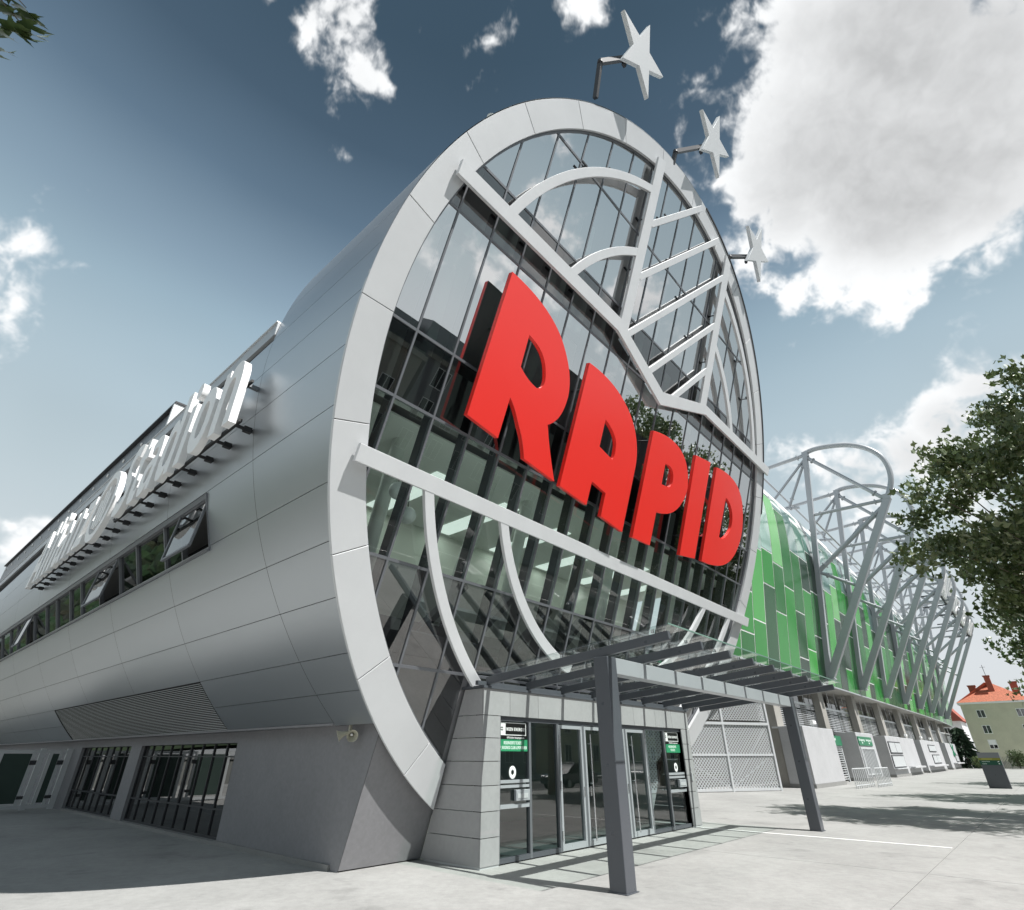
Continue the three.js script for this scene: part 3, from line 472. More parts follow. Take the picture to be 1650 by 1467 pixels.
// ------------------------------------------------------------------ entrance block with doors
const EZ = -8.17;
{
  const e = thing('entrance_porch', 'low grey fibre-cement entrance block with dark glass doors under the round front', 'entrance');
  const x0 = 8.37, x1 = 17.47, top = 2.95, rows = [0.03, .45, .85, 1.26, 1.66, 2.06, 2.46, top], g = .006, th = .03;
  const zF = (y) => -DF + (y - H) * TT + .02;
  const cm = [0, 1, 2].map((i) => { const m = MAT.cement.clone(); m.color.multiplyScalar([1, .96, 1.03][i]); return m; }), r = rng(3);
  for (let i = 0; i + 1 < rows.length; i++) {
    const a = rows[i] + g, b = rows[i + 1] - g;
    if (i < 6) { part('cladding_panel', span(x0, 8.87, a, b, EZ - th, EZ), cm[Math.floor(r() * 3)], e); part('cladding_panel', span(16.93, x1, a, b, EZ - th, EZ), cm[Math.floor(r() * 3)], e); }
    for (const x of [x0, x1]) part('cladding_panel', (() => { const s = new THREE.Shape(); s.moveTo(-EZ + th + .004, a); s.lineTo(-zF(a), a); s.lineTo(-zF(b), b); s.lineTo(-EZ + th + .004, b); return slab(s, th).rotateY(Math.PI / 2).translate(x === x0 ? x0 : x1 - th, 0, 0); })(), MAT.cement, e);
  }
  const lint = [x0, 9.16, 10.1, 11.03, 12.57, 14.2, 15.4, 16.4, x1]; for (let i = 0; i + 1 < lint.length; i++) part('cladding_panel', span(lint[i] + g * .7, lint[i + 1] - g * .7, 2.46 + g, top, EZ - th, EZ), cm[Math.floor(r() * 3)], e);
  part('core', [span(x0 + .04, 8.84, .02, 2.9, EZ - .25, EZ - th - .003), span(16.96, x1 - .04, .02, 2.9, EZ - .25, EZ - th - .003), span(8.84, 16.96, 2.5, 2.9, EZ - .25, EZ - th - .003)], MAT.joint, e);
  part('plinth', [span(x0 + .01, 8.87, 0, .03, EZ - .04, EZ - .012), span(16.93, x1 - .01, 0, .03, EZ - .04, EZ - .012), span(x0 + .02, x0 + .04, 0, .04, EZ - .04, -9.7)], MAT.galv, e);
  part('parapet_cap', [span(x0 - .03, x1 + .03, top + .002, top + .05, EZ - .8, EZ + .03)], MAT.anthracite, e);
  part('porch_ceiling', span(8.7, 17.1, 2.6, 2.65, EZ - .3, -13), MAT.ceiling, e);
  part('porch_floor', span(8.5, 17.3, .006, .02, EZ - .12, -13), MAT.floor, e);
  // glazing: bays from left to right
  const bays = [8.87, 9.86, 10.84, 11.83, 12.81, 13.74, 14.79, 15.88, 16.93], zg = EZ - .1, fr = .035, ytop = 2.44;
  part('head_frame', span(8.87, 16.93, ytop - .06, ytop + .02, zg - .05, zg + .05), MAT.anthracite, e);
  for (const x of bays) part('frame_post', span(x - fr * (x === 8.87 || x === 16.93 ? .0 : 1), x + fr * (x === 16.93 ? 0 : 1) * (x === 8.87 ? 2 : 1) - (x === 16.93 ? -.0 : 0), .02, ytop - .06, zg - .048, zg + .048), MAT.alu, e);
  for (let i = 0; i < 8; i++) {
    const a = bays[i] + fr, b = bays[i + 1] - fr, door = i >= 2 && i <= 5, rails = i === 0 || i === 7;
    const holder = door ? new THREE.Group() : e; if (door) { holder.name = 'door_leaf'; e.add(holder); }
    if (door) {
      const f = .07, y1 = ytop - .075; part('leaf_frame', [span(a + .006, a + f, .03, y1, zg - .03, zg + .05), span(b - f, b - .006, .03, y1, zg - .03, zg + .05), span(a + f, b - f, y1 - f, y1, zg - .03, zg + .048), span(a + f, b - f, .03, .03 + .11, zg - .03, zg + .048)], MAT.steel, holder);
      part('pane', quad([a + f, .14, zg], [b - f, .14, zg], [b - f, y1 - f, zg], [a + f, y1 - f, zg]), MAT.doorGlass, holder);
      const hx = i % 2 === 0 ? b - .03 : a + .16, hz = zg + .13; const hx2 = i === 3 ? a + .15 : i === 5 ? a + .15 : null;
      if (hx2) part('pull_handle', [rod(V(hx2, .12, hz), V(hx2, 2.2, hz), .016), ...[.35, 1.2, 2.0].map((y) => rod(V(hx2, y, zg + .04), V(hx2, y, hz), .011))], MAT.chrome, holder);
      part('lock_plate', span(hx - .02, hx + .012, .95, 1.14, zg + .052, zg + .065), MAT.chrome, holder);
      for (const y of [.3, 1.2, 2.1]) part('hinge', rod(V(i % 2 === 0 ? a + .012 : b - .012, y - .08, zg + .06), V(i % 2 === 0 ? a + .012 : b - .012, y + .08, zg + .06), .014, 8), MAT.chrome, holder);
    } else {
      part('pane', quad([a, .06, zg], [b, .06, zg], [b, ytop - .06, zg], [a, ytop - .06, zg]), MAT.doorGlass, e);
      part('bottom_rail', span(a, b, .02, .1, zg - .04, zg + .046), MAT.anthracite, e);
      if (rails) { part('cross_rail', [span(a, b, 1.28, 1.335, zg - .03, zg + .04), span(a, b, 1.2, 1.25, zg - .03, zg + .04)], MAT.steel, e); part('letter_slot', [rbox(.42, .19, .07, .01, b - .24, 1.07, zg + .05)], MAT.steel, e); part('slot_flap', span(b - .42, b - .1, 1.02, 1.1, zg + .087, zg + .094), MAT.galv, e); part('cross_rail', span(a, b, .86, .93, zg - .03, zg + .04), MAT.steel, e); }
    }
  }
  part('intercom', [rbox(.09, .2, .03, .008, 17.2, 1.22, EZ + .015), rbox(.07, .07, .02, .006, 17.2, 1.42, EZ + .01)], MAT.galv, e);
  part('wall_lamp', [rbox(.1, .12, .08, .015, 12.55, 2.62, EZ + .04)], MAT.dark, e);
  part('reception_desk', [rbox(2.4, 1.0, .5, .03, 10.6, .52, -11.4), rbox(2.5, .05, .6, .01, 10.6, 1.05, -11.38)], MAT.white, e);
}
// printed signs behind the outer panes
function print(w, h, px, draw) { const cv = document.createElement('canvas'); cv.width = Math.round(w * px); cv.height = Math.round(h * px); const c = cv.getContext('2d'); draw(c, cv.width, cv.height); const t = new THREE.CanvasTexture(cv); t.colorSpace = THREE.SRGBColorSpace; return std(1, 1, 1, { map: t, roughness: .4 }); }
function board(parent, name, w, h, t, mat, edge, m4) { // a thin board whose front carries a print
  const g = new THREE.PlaneGeometry(w, h).translate(0, 0, t / 2 + .001), f = shadows(new THREE.Mesh(g.applyMatrix4(m4), mat)); f.name = name + '_print'; parent.add(f);
  part(name + '_board', new THREE.BoxGeometry(w, h, t).applyMatrix4(m4), edge, parent);
}
for (const [xa, which] of [[8.9, 'left'], [15.95, 'right']]) {
  const z = EZ - .085, m = (x, y) => new THREE.Matrix4().makeTranslation(x, y, z), cx = xa + .445, w = .89;
  const s1 = thing('sponsor_sign', which === 'left' ? 'black and white sponsor sign at the top of the left door pane' : 'black and white sponsor sign at the top of the right door pane', 'sign', [0, 0, 0], 0, 'sponsor signs on the door glass');
  board(s1, 'sign', w, .31, .006, print(w, .31, 700, (c, W, Hh) => { c.fillStyle = '#0b0c0c'; c.fillRect(0, 0, W, Hh); const h = Hh * .76; c.fillStyle = '#eef0ef'; c.fillRect(0, 0, W * .97, h); c.fillStyle = '#101211'; c.fillRect(W * .24, h * .06, W * .71, h * .88); c.beginPath(); c.arc(W * .12, h * .5, h * .17, 0, 7); c.fill(); c.strokeStyle = '#eef0ef'; c.lineWidth = h * .05; c.beginPath(); c.moveTo(W * .12, h * .3); c.lineTo(W * .12, h * .7); c.moveTo(W * .05, h * .5); c.lineTo(W * .19, h * .5); c.stroke(); c.fillStyle = '#f4f5f4'; c.textAlign = 'center'; c.textBaseline = 'middle'; c.font = `bold ${Math.round(h * .36)}px sans-serif`; c.fillText('WIEN ENERGIE', W * .595, h * .52, W * .66); c.font = `bold ${Math.round(h * .2)}px sans-serif`; c.fillText('Offizieller Hauptsponsor', W * .6, Hh * .89, W * .66); }), MAT.black, m(cx, 2.2));
  const s2 = thing('information_sign', which === 'left' ? 'green sign with two lines of white lettering on the left door pane' : 'green sign with two short white lines on the right door pane', 'sign', [0, 0, 0], 0, 'green signs on the door glass');
  board(s2, 'sign', w + .03, .215, .006, print(w + .03, .215, 700, (c, W, Hh) => { c.fillStyle = '#2f8f63'; c.fillRect(0, 0, W, Hh); c.fillStyle = '#eef4f0'; c.textAlign = 'center'; c.textBaseline = 'middle'; c.font = `bold ${Math.round(Hh * .36)}px sans-serif`; if (which === 'left') { c.fillText('RESERVIERTE TICKETS', W / 2, Hh * .3, W * .62); c.fillText('VIP, BUSINESS CLUB & SPONSOREN', W / 2, Hh * .7, W * .96); } else { c.fillText('RESERVIERTE', W / 2, Hh * .3, W * .56); c.fillText('TICKETS', W / 2, Hh * .7, W * .3); } }), MAT.greenSign, m(cx, 1.94));
  solo('round_sticker', new THREE.TorusGeometry(.075, .034, 10, 28).scale(1, 1.05, .15).translate(which === 'left' ? 9.33 : 16.45, 1.46, z + .004), MAT.white, which === 'left' ? 'white ring-shaped sticker on the left glass pane beside the doors' : 'white ring-shaped sticker on the right glass pane beside the doors', 'sticker', 'ring stickers on the door glass');
}

// ------------------------------------------------------------------ glass canopy on two posts
{
  const c = thing('glass_canopy', 'dark steel canopy with sloping rafters and glass roof before the entrance', 'canopy');
  const zp = -5.39, P0 = 8.56, P1 = 18.45, yb = 3.29;
  for (const x of [P0, P1]) part('post', [rbox(.29, 3.27, .29, .012, x, 1.635, zp)], MAT.anthracite, c);
  part('base_plate', [rbox(.34, .012, .34, .004, P0, .006, zp), rbox(.34, .012, .34, .004, P1, .006, zp)], MAT.anthracite, c);
  part('front_beam', [rbox(P1 - P0 - .296, .27, .24, .01, (P0 + P1) / 2, yb - .15, zp)], MAT.steel, c);
  const zi = -8.22, zo = -4.08, yi = 3.06, yo = 3.45, n = 9, xr = []; for (let i = 0; i < n; i++) xr.push(8.52 + i * 1.262);
  const Y = (z) => yi + (z - zi) / (zo - zi) * (yo - yi);
  for (const x of xr) {
    const rf = part('rafter', bar(V(x, yi + .03, zi), V(x, yo + .03, zo), .09, .15, V(0, 1, 0), .006), MAT.anthracite, c);
    part('clip', [rod(V(x, Y(zo + .02) + .1, zo - .3), V(x, Y(zo) + .16, zo - .3), .03, 8), rod(V(x, Y(-6.3) + .1, -6.3), V(x, Y(-6.3) + .16, -6.3), .03, 8)], MAT.chrome, rf);
  }
  const lift = .155;
  for (let i = -1; i < n; i++) { const a = i < 0 ? xr[0] - .3 : xr[i] + .012, b = i === n - 1 ? xr[n - 1] + .3 : i < 0 ? xr[0] - .012 : xr[i + 1] - .012; for (const [za, zb] of [[-8.2, -6.26], [-6.24, -3.95]]) { part('roof_pane', quad([a, Y(za) + lift, za], [b, Y(za) + lift, za], [b, Y(zb) + lift, zb], [a, Y(zb) + lift, zb]), MAT.clear, c); } }
  part('glass_edge', [bar(V(xr[0] - .3, Y(-3.95) + lift - .012, -3.94), V(xr[n - 1] + .3, Y(-3.95) + lift - .012, -3.94), .012, .024, V(0, 1, 0))], std(.16, .26, .22, { roughness: .2 }), c);
  part('wall_rail', span(xr[0] - .3, xr[n - 1] - .9, 3.0, 3.08, EZ - .1, EZ - .02), MAT.anthracite, c);
}

// ------------------------------------------------------------------ loudspeakers under the flank
{
  const t = thing('horn_speaker', 'pair of beige horn loudspeakers under the lower edge of the silver flank', 'loudspeaker', [6.44, 2.1, -9.78]); t.scale.setScalar(.72);
  const prof = [[.025, -.02], [.045, -.02], [.05, .04], [.07, .12], [.11, .2], [.14, .24], [.145, .245], [.13, .236], [.065, .13], [.04, .05]].map(([a, b]) => new THREE.Vector2(a, b));
  const horn = (dir, at) => new THREE.LatheGeometry(prof, 28).applyMatrix4(new THREE.Matrix4().makeRotationFromQuaternion(new THREE.Quaternion().setFromUnitVectors(V(0, 1, 0), dir.normalize())).setPosition(at));
  part('horn', horn(V(-.5, -.28, 1), V(.02, .02, .03)), MAT.horn, t); part('horn', horn(V(-.95, -.42, -.55), V(-.04, .05, -.08)), MAT.horn, t);
  part('driver', [new THREE.SphereGeometry(.035, 14, 10).translate(-.05, -.01, .15)], MAT.white, t); part('mount', [span(-.03, .04, .06, .22, -.06, .0), rod(V(0, .06, -.12), V(0, .06, .06), .025)], MAT.horn, t);
}

// ------------------------------------------------------------------ mesh gates
function lattice(w, h, cell, t, M) { // expanded metal: two families of slanted strands
  const g = [], k = 1.0; for (let s = -h / k; s < w; s += cell) { const a = [Math.max(s, 0), 0], b = [Math.min(s + h / k, w), 0]; a[1] = (a[0] - s) * k; b[1] = (b[0] - s) * k; if (b[0] - a[0] < .05) continue; for (const f of [0, 1]) { const p = f ? [V(a[0], h - a[1], .012), V(b[0], h - b[1], .012)] : [V(a[0], a[1], 0), V(b[0], b[1], 0)]; const q = new THREE.BufferGeometry(), d = p[1].clone().sub(p[0]).normalize(), n = V(-d.y, d.x, 0).multiplyScalar(t / 2); const A = p[0].clone().add(n), B = p[1].clone().add(n), C = p[1].clone().sub(n), D = p[0].clone().sub(n), e = V(0, 0, .012); const out = [quad(A.toArray(), B.toArray(), C.toArray(), D.toArray()), quad(A.clone().add(e).toArray(), B.clone().add(e).toArray(), B.toArray(), A.toArray())]; for (const o of out) g.push(o.applyMatrix4(M)); } }
  return g;
}
{
  const L = 12.4, t = thing('mesh_gate', 'tall white expanded-metal gate between the entrance and the first kiosk', 'gate', [37.6, 0, -12.2], Math.PI - 30 * D2R);
  // local x runs away from the kiosk towards the hall
  const px = (a, b, y0, y1, w = .09) => span(a, b, y0, y1, -w / 2, w / 2);
  part('mesh', lattice(L - .5, 3.35, .2, .055, new THREE.Matrix4().makeTranslation(.4, .12, .0)), MAT.galv, t, 'stuff');
  part('upper_mesh', lattice(L - .5, 3.0, .2, .045, new THREE.Matrix4().makeTranslation(.4, 3.6, .0)), MAT.galv, t, 'stuff');
  part('frame', [px(.3, L, .03, .16), px(.3, L, 1.75, 1.86), px(.3, L, 3.36, 3.5, .16), px(.3, L, 4.75, 5.0, .2)], MAT.galv, t);
  for (const x of [.3, 3.6, 6.9, 10.2]) part('gate_post', span(x - .06, x + .06, 0, 6.6, -.07, .07), MAT.galv, t);
  for (const [a, b, c, d] of [[3.5, .2, .5, 1.75], [3.7, .2, 6.8, 1.75], [3.5, 0.2, .45, 3.3]]) part('brace', rod(V(a, b, .07), V(c, d, .07), .025, 8), MAT.galv, t);
  part('gate_handle', rbox(.05, .3, .1, .01, 3.45, 1.15, .1), MAT.chrome, t);
}
{
  const t = thing('yard_gate', 'white mesh gate hung with dark green tarpaulin under the far end of the flank', 'gate', [0, 0, 0]);
  const z = -29.2, xs = [6.45, 5.6, 4.1, 2.4, .4];
  for (let i = 0; i + 1 < xs.length; i++) { const a = xs[i], b = xs[i + 1]; part('gate_post', [span(a - .09, a + .09, 0, 2.0, z - .05, z + .05)], MAT.galv, t); part('tarpaulin', span(b + .35, a - .3, .22, 1.82, z - .01, z + .01), MAT.tarp, t); part('gate_frame', [span(b, a, .05, .16, z - .03, z + .03), span(b, a, 1.84, 1.94, z - .03, z + .03), span(b + .22, b + .34, .1, 1.9, z - .032, z + .032), span(a - .3, a - .2, .1, 1.9, z - .032, z + .032)], MAT.galv, t); part('lock_plate', [span(a - .3, a - .1, 1.45, 1.6, z + .034, z + .06), span(a - .3, a - .1, .35, .45, z + .034, z + .06)], MAT.dark, t); }
}

// ------------------------------------------------------------------ green glass stand
const BAY = 11.9, BX = (k) => 54.2 + BAY * k;
const bend = (x) => (x > 100 ? -Math.pow((x - 100) / 45, 2) * .9 : 0);     // the far corner turns away
const GP = [[6.95, -12.32], [8.6, -12.06], [10.4, -11.78], [12.5, -11.43], [14.6, -11.1], [16.4, -10.86], [18.0, -10.72], [19.4, -10.68], [20.6, -10.78], [21.5, -11.02], [22.1, -11.45], [22.45, -12.1]];
{
  const s = thing('stadium_stand', 'long stadium stand clad in shades of green glass above concrete pillars', 'stadium stand');
  const cv = new THREE.CatmullRomCurve3(GP.map(([y, z]) => V(0, y, z)), false, 'centripetal'), LEN = cv.getLength();
  const at = (x, t, lift = 0) => { const p = cv.getPointAt(clamp(t)), q = cv.getTangentAt(clamp(t)); const dip = x < 44 ? -(44 - x) * .045 * t : 0; return V(x, p.y - q.z * 0 + dip + lift * -q.z * 0 + lift * (-q.z) * .0, p.z + bend(x) + lift * q.y); };
  const pal = [[.003, .030, .008], [.005, .07, .012], [.008, .13, .016], [.016, .22, .022], [.06, .33, .06], [.17, .45, .16]];
  const mats = pal.map((c) => phy(...c, { roughness: .2, specularIntensity: .55, side: THREE.FrontSide }));
  const matsSkyTint = [[.07, .20, .16], [.14, .31, .24], [.28, .46, .38], [.08, .25, .16]].map((c) => phy(...c, { roughness: .12, clearcoat: 1, clearcoatRoughness: .06, side: THREE.FrontSide }));  // paler bluish upper glass, sky reflection put into the colour
  const r = rng(101), cw = BAY / 5, X0 = BX(0) - cw * 10, n = 52; let made = 0; const rest = [];
  function panel(x0, x1, t0, t1, m) {
    const k = Math.max(1, Math.round((t1 - t0) * 14)), P = [], I = [], g = .05, tg = .05 / LEN;
    const a = x0 + g, b = x1 - g, ta = t0 + tg, tb = t1 - tg;
    for (let i = 0; i <= k; i++) { const t = ta + (tb - ta) * i / k; const p = at(a, t, .018), q = at(b, t, .018); P.push(p.x, p.y, p.z, q.x, q.y, q.z); }
    for (let i = 0; i < k; i++) { const o = i * 2; I.push(o, o + 1, o + 3, o, o + 3, o + 2); }
    const gm = new THREE.BufferGeometry(); gm.setAttribute('position', new THREE.Float32BufferAttribute(P, 3)); gm.setIndex(I); gm.computeVertexNormals();
    const tilt = (r() - .5) * .006, tl2 = (r() - .5) * .006, cx = (a + b) / 2, p0 = at(cx, (ta + tb) / 2); const ps = gm.attributes.position; for (let i = 0; i < ps.count; i++) ps.setZ(i, ps.getZ(i) + (ps.getX(i) - cx) * tilt + (ps.getY(i) - p0.y) * tl2);
    if (made < 298) { part('green_panel', gm, m, s); made++; } else rest.push([gm, m]);
  }
  for (let c = 0; c < n; c++) {
    const x0 = X0 + c * cw, x1 = x0 + cw; let t = 0, last = -1;
    while (t < 1) {
      let h = (2.3 + r() * 4.2) / LEN; if (t === 0 && r() < .45) h = (.8 + r() * 1.6) / LEN; let e = t + h; if (e > .95) e = 1;
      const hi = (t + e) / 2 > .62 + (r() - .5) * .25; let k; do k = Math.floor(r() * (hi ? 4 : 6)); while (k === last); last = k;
      panel(x0, x1, t, e, (hi ? matsSkyTint : mats)[k]); t = e;
    }
  }
  for (const m of [...mats, ...matsSkyTint]) { const l = rest.filter((q) => q[1] === m).map((q) => q[0]); if (l.length) part('far_green_panels', l, m, s, 'stuff'); }
  const bk = []; for (let c = 0; c < n; c += 2) for (let i = 0; i < 24; i++) { const a = X0 + c * cw, b = a + 2 * cw; bk.push(quad(at(a, i / 24).toArray(), at(b, i / 24).toArray(), at(b, (i + 1) / 24).toArray(), at(a, (i + 1) / 24).toArray())); }
  part('panel_frame', bk, MAT.white, s);
  const XE = X0 + n * cw;
  // underside, roof, pillars and what stands between them
  const und = [], rf = []; for (let c = 0; c < n; c++) { const a = X0 + c * cw, b = a + cw, za = GP[0][1] + bend(a), zb = GP[0][1] + bend(b); und.push(quad([a, 6.93, za], [b, 6.93, zb], [b, 7.15, -30 + bend(b)], [a, 7.15, -30 + bend(a)])); rf.push(quad([a, 22.4, -12.1 + bend(a)], [b, 22.4, -12.1 + bend(b)], [b, 25.0, -38], [a, 25.0, -38])); }
  part('underside', und, MAT.pillar, s); part('stand_roof', rf, MAT.galv, s);
  part('lower_edge', (() => { const g = []; for (let c = 0; c < n; c++) { const a = X0 + c * cw, b = a + cw; g.push(bar(V(a, 6.93, GP[0][1] + bend(a) + .04), V(b, 6.93, GP[0][1] + bend(b) + .04), .12, .1)); } return g; })(), MAT.steel, s);
  for (let k = -1; k < 8; k++) { const x = BX(k) - .3; part('pillar', rbox(1.35, 7.1, .55, .03, x, 3.55, -13.3 + bend(x)), MAT.pillar, s); }
  part('rear_wall', [span(20, XE, 0, 7, -17.6, -17.4)], MAT.pillar, s);
  part('concourse_rail', (() => { const g = [span(40, XE - 6, 5.3, 5.48, -13.75, -13.65)]; for (let y = 3.5; y < 5.3; y += .14) g.push(span(40, XE - 6, y, y + .035, -13.74, -13.70)); return g; })(), MAT.galv, s);
  for (let k = 0; k < 36; k++) part('rail_post', span(41 + k * 2.6, 41.06 + k * 2.6, 3.4, 6.9, -13.8, -13.752), MAT.galv, s);
  for (let k = -1; k < 7; k++) { const a = BX(k) + .6, b = BX(k + 1) - 1.2; part('concourse_pane', quad([a, 3.5, -14.6], [b, 3.5, -14.6], [b, 6.9, -14.6], [a, 6.9, -14.6]), MAT.glassDark, s); }
}

// ------------------------------------------------------------------ steel trusses in front of the stand
{
  const words = ['first raking steel truss beside the glass hall, its whole round head against the sky', 'second raking steel truss counted from the glass hall', 'third raking steel truss counted from the glass hall', 'fourth raking steel truss counted from the glass hall', 'fifth raking steel truss, first of those behind the far white letters', 'sixth raking steel truss, behind the middle of the far white letters', 'seventh raking steel truss, next to the outermost one at the far end', 'outermost raking steel truss at the far end of the stand'];
  const base = V(0, 7.45, -12.0);
  const mk = () => {
    const t = new THREE.Group();
    const P = (y, z) => V(0, y, z), sect = (a, b, w, h) => bar(a, b, w, h, V(1, 0, 0), .02);
    part('mast', [sect(P(7.45, -12.05), P(28.2, -8.72), .42, .52)], MAT.steel, t);
    part('raking_leg', [sect(P(7.4, -11.98), P(21.7, -3.5), .56, .56)], MAT.steel, t);
    const c = new THREE.CatmullRomCurve3([P(21.5, -3.62), P(22.5, -3.06), P(23.4, -2.72), P(24.6, -2.62), P(25.7, -2.86), P(26.8, -3.65), P(27.65, -4.9), P(28.15, -6.5), P(28.32, -7.9), P(28.2, -8.75)]);
    part('round_head', new THREE.TubeGeometry(c, 36, .23, 10), MAT.steel, t);
    const brace = (a, b, r = .14) => { const d = b.clone().sub(a).normalize(); const g = part('brace', rod(a, b, r, 12), MAT.steel, t); for (const q of [a.clone().addScaledVector(d, .75), b.clone().addScaledVector(d, -.75)]) part('flange', rod(q.clone().addScaledVector(d, -.05), q.clone().addScaledVector(d, .05), r * 1.7, 12), MAT.steel, g); };
    brace(P(27.75, -8.75), P(21.8, -3.85), .17); brace(P(21.75, -9.7), P(21.55, -3.75), .15); brace(P(16.45, -10.5), P(20.9, -4.2), .2); brace(P(16.35, -10.5), P(14.7, -8.0), .14);
    brace(P(28.0, -8.75), P(27.6, -16.5), .18); brace(P(27.6, -8.9), P(23.4, -13.6), .12); brace(P(27.5, -8.9), P(23.2, -11.4), .12); brace(P(22.8, -10.6), P(23.6, -14.6), .13);
    part('node_plate', [rbox(.5, .6, .55, .03, 0, 28.0, -8.72), rbox(.6, .5, .6, .03, 0, 21.75, -3.55)], MAT.steel, t);
    part('foot_plate', [rbox(.7, .08, .9, .02, 0, 7.4, -12.0)], MAT.steel, t);
    return t;
  };
  const proto = mk();
  words.forEach((w, k) => { const t = k ? proto.clone() : proto; t.name = numbered('roof_truss'); t.position.set(BX(k), k * .06, bend(BX(k))); scene.add(t); tag(t, w, 'truss', 'raking trusses along the green stand'); });
  // long tubes that tie the trusses together
  const tie = thing('truss_tie', 'thin grey tubes running from truss to truss under the roof edge', 'steel tube');
  for (let k = 0; k < 7; k++) { const a = BX(k), b = BX(k + 1); part('tube', [rod(V(a, 21.7, -9.9 + bend(a)), V(b, 21.7, -9.9 + bend(b)), .1, 8)], MAT.steel, tie); part('tube', [rod(V(a, 27.6, -13.5 + bend(a)), V(b, 27.6, -13.5 + bend(b)), .12, 8)], MAT.steel, tie); }
}
{ // far lettering on the truss heads
  const t = thing('roof_lettering', 'far row of white letters on a dark frame across the truss heads', 'sign', [0, 0, 0]);
  const TL = new THREE.Matrix4().makeRotationX(26 * D2R).setPosition(0, 21.75, -4.35);
  const place = (text, x0, y0, size, width) => { const g = glyphs(text, size), k = width / g.width; for (const [, sh, x] of g.out) part('letter', sh.map((q) => new THREE.ExtrudeGeometry(q, { depth: .3, bevelEnabled: false, curveSegments: 6 }).scale(k, 1, 1).translate(x0 + x * k, 0, -.15).applyMatrix4(TL)), MAT.white, t); };
  place('Allianz', 95.5, 21.85, 3.1, 19.5); place('Stadion', 118, 21.85, 3.1, 19.5);
  part('letter_frame', [span(94.8, 138, -.2, .0, -.3, -.1), span(94.8, 138, 1.9, 2.0, -.3, -.16), span(94.7, 94.95, -.2, 2.6, -.3, -.05)].map((g) => g.applyMatrix4(TL)), MAT.dark, t);
  for (let k = 0; k < 6; k++) part('frame_arm', [bar(V(96 + k * 8, 21.6, -4.4), V(96 + k * 8, 21.6, -7.6), .15, .15)], MAT.dark, t);
}

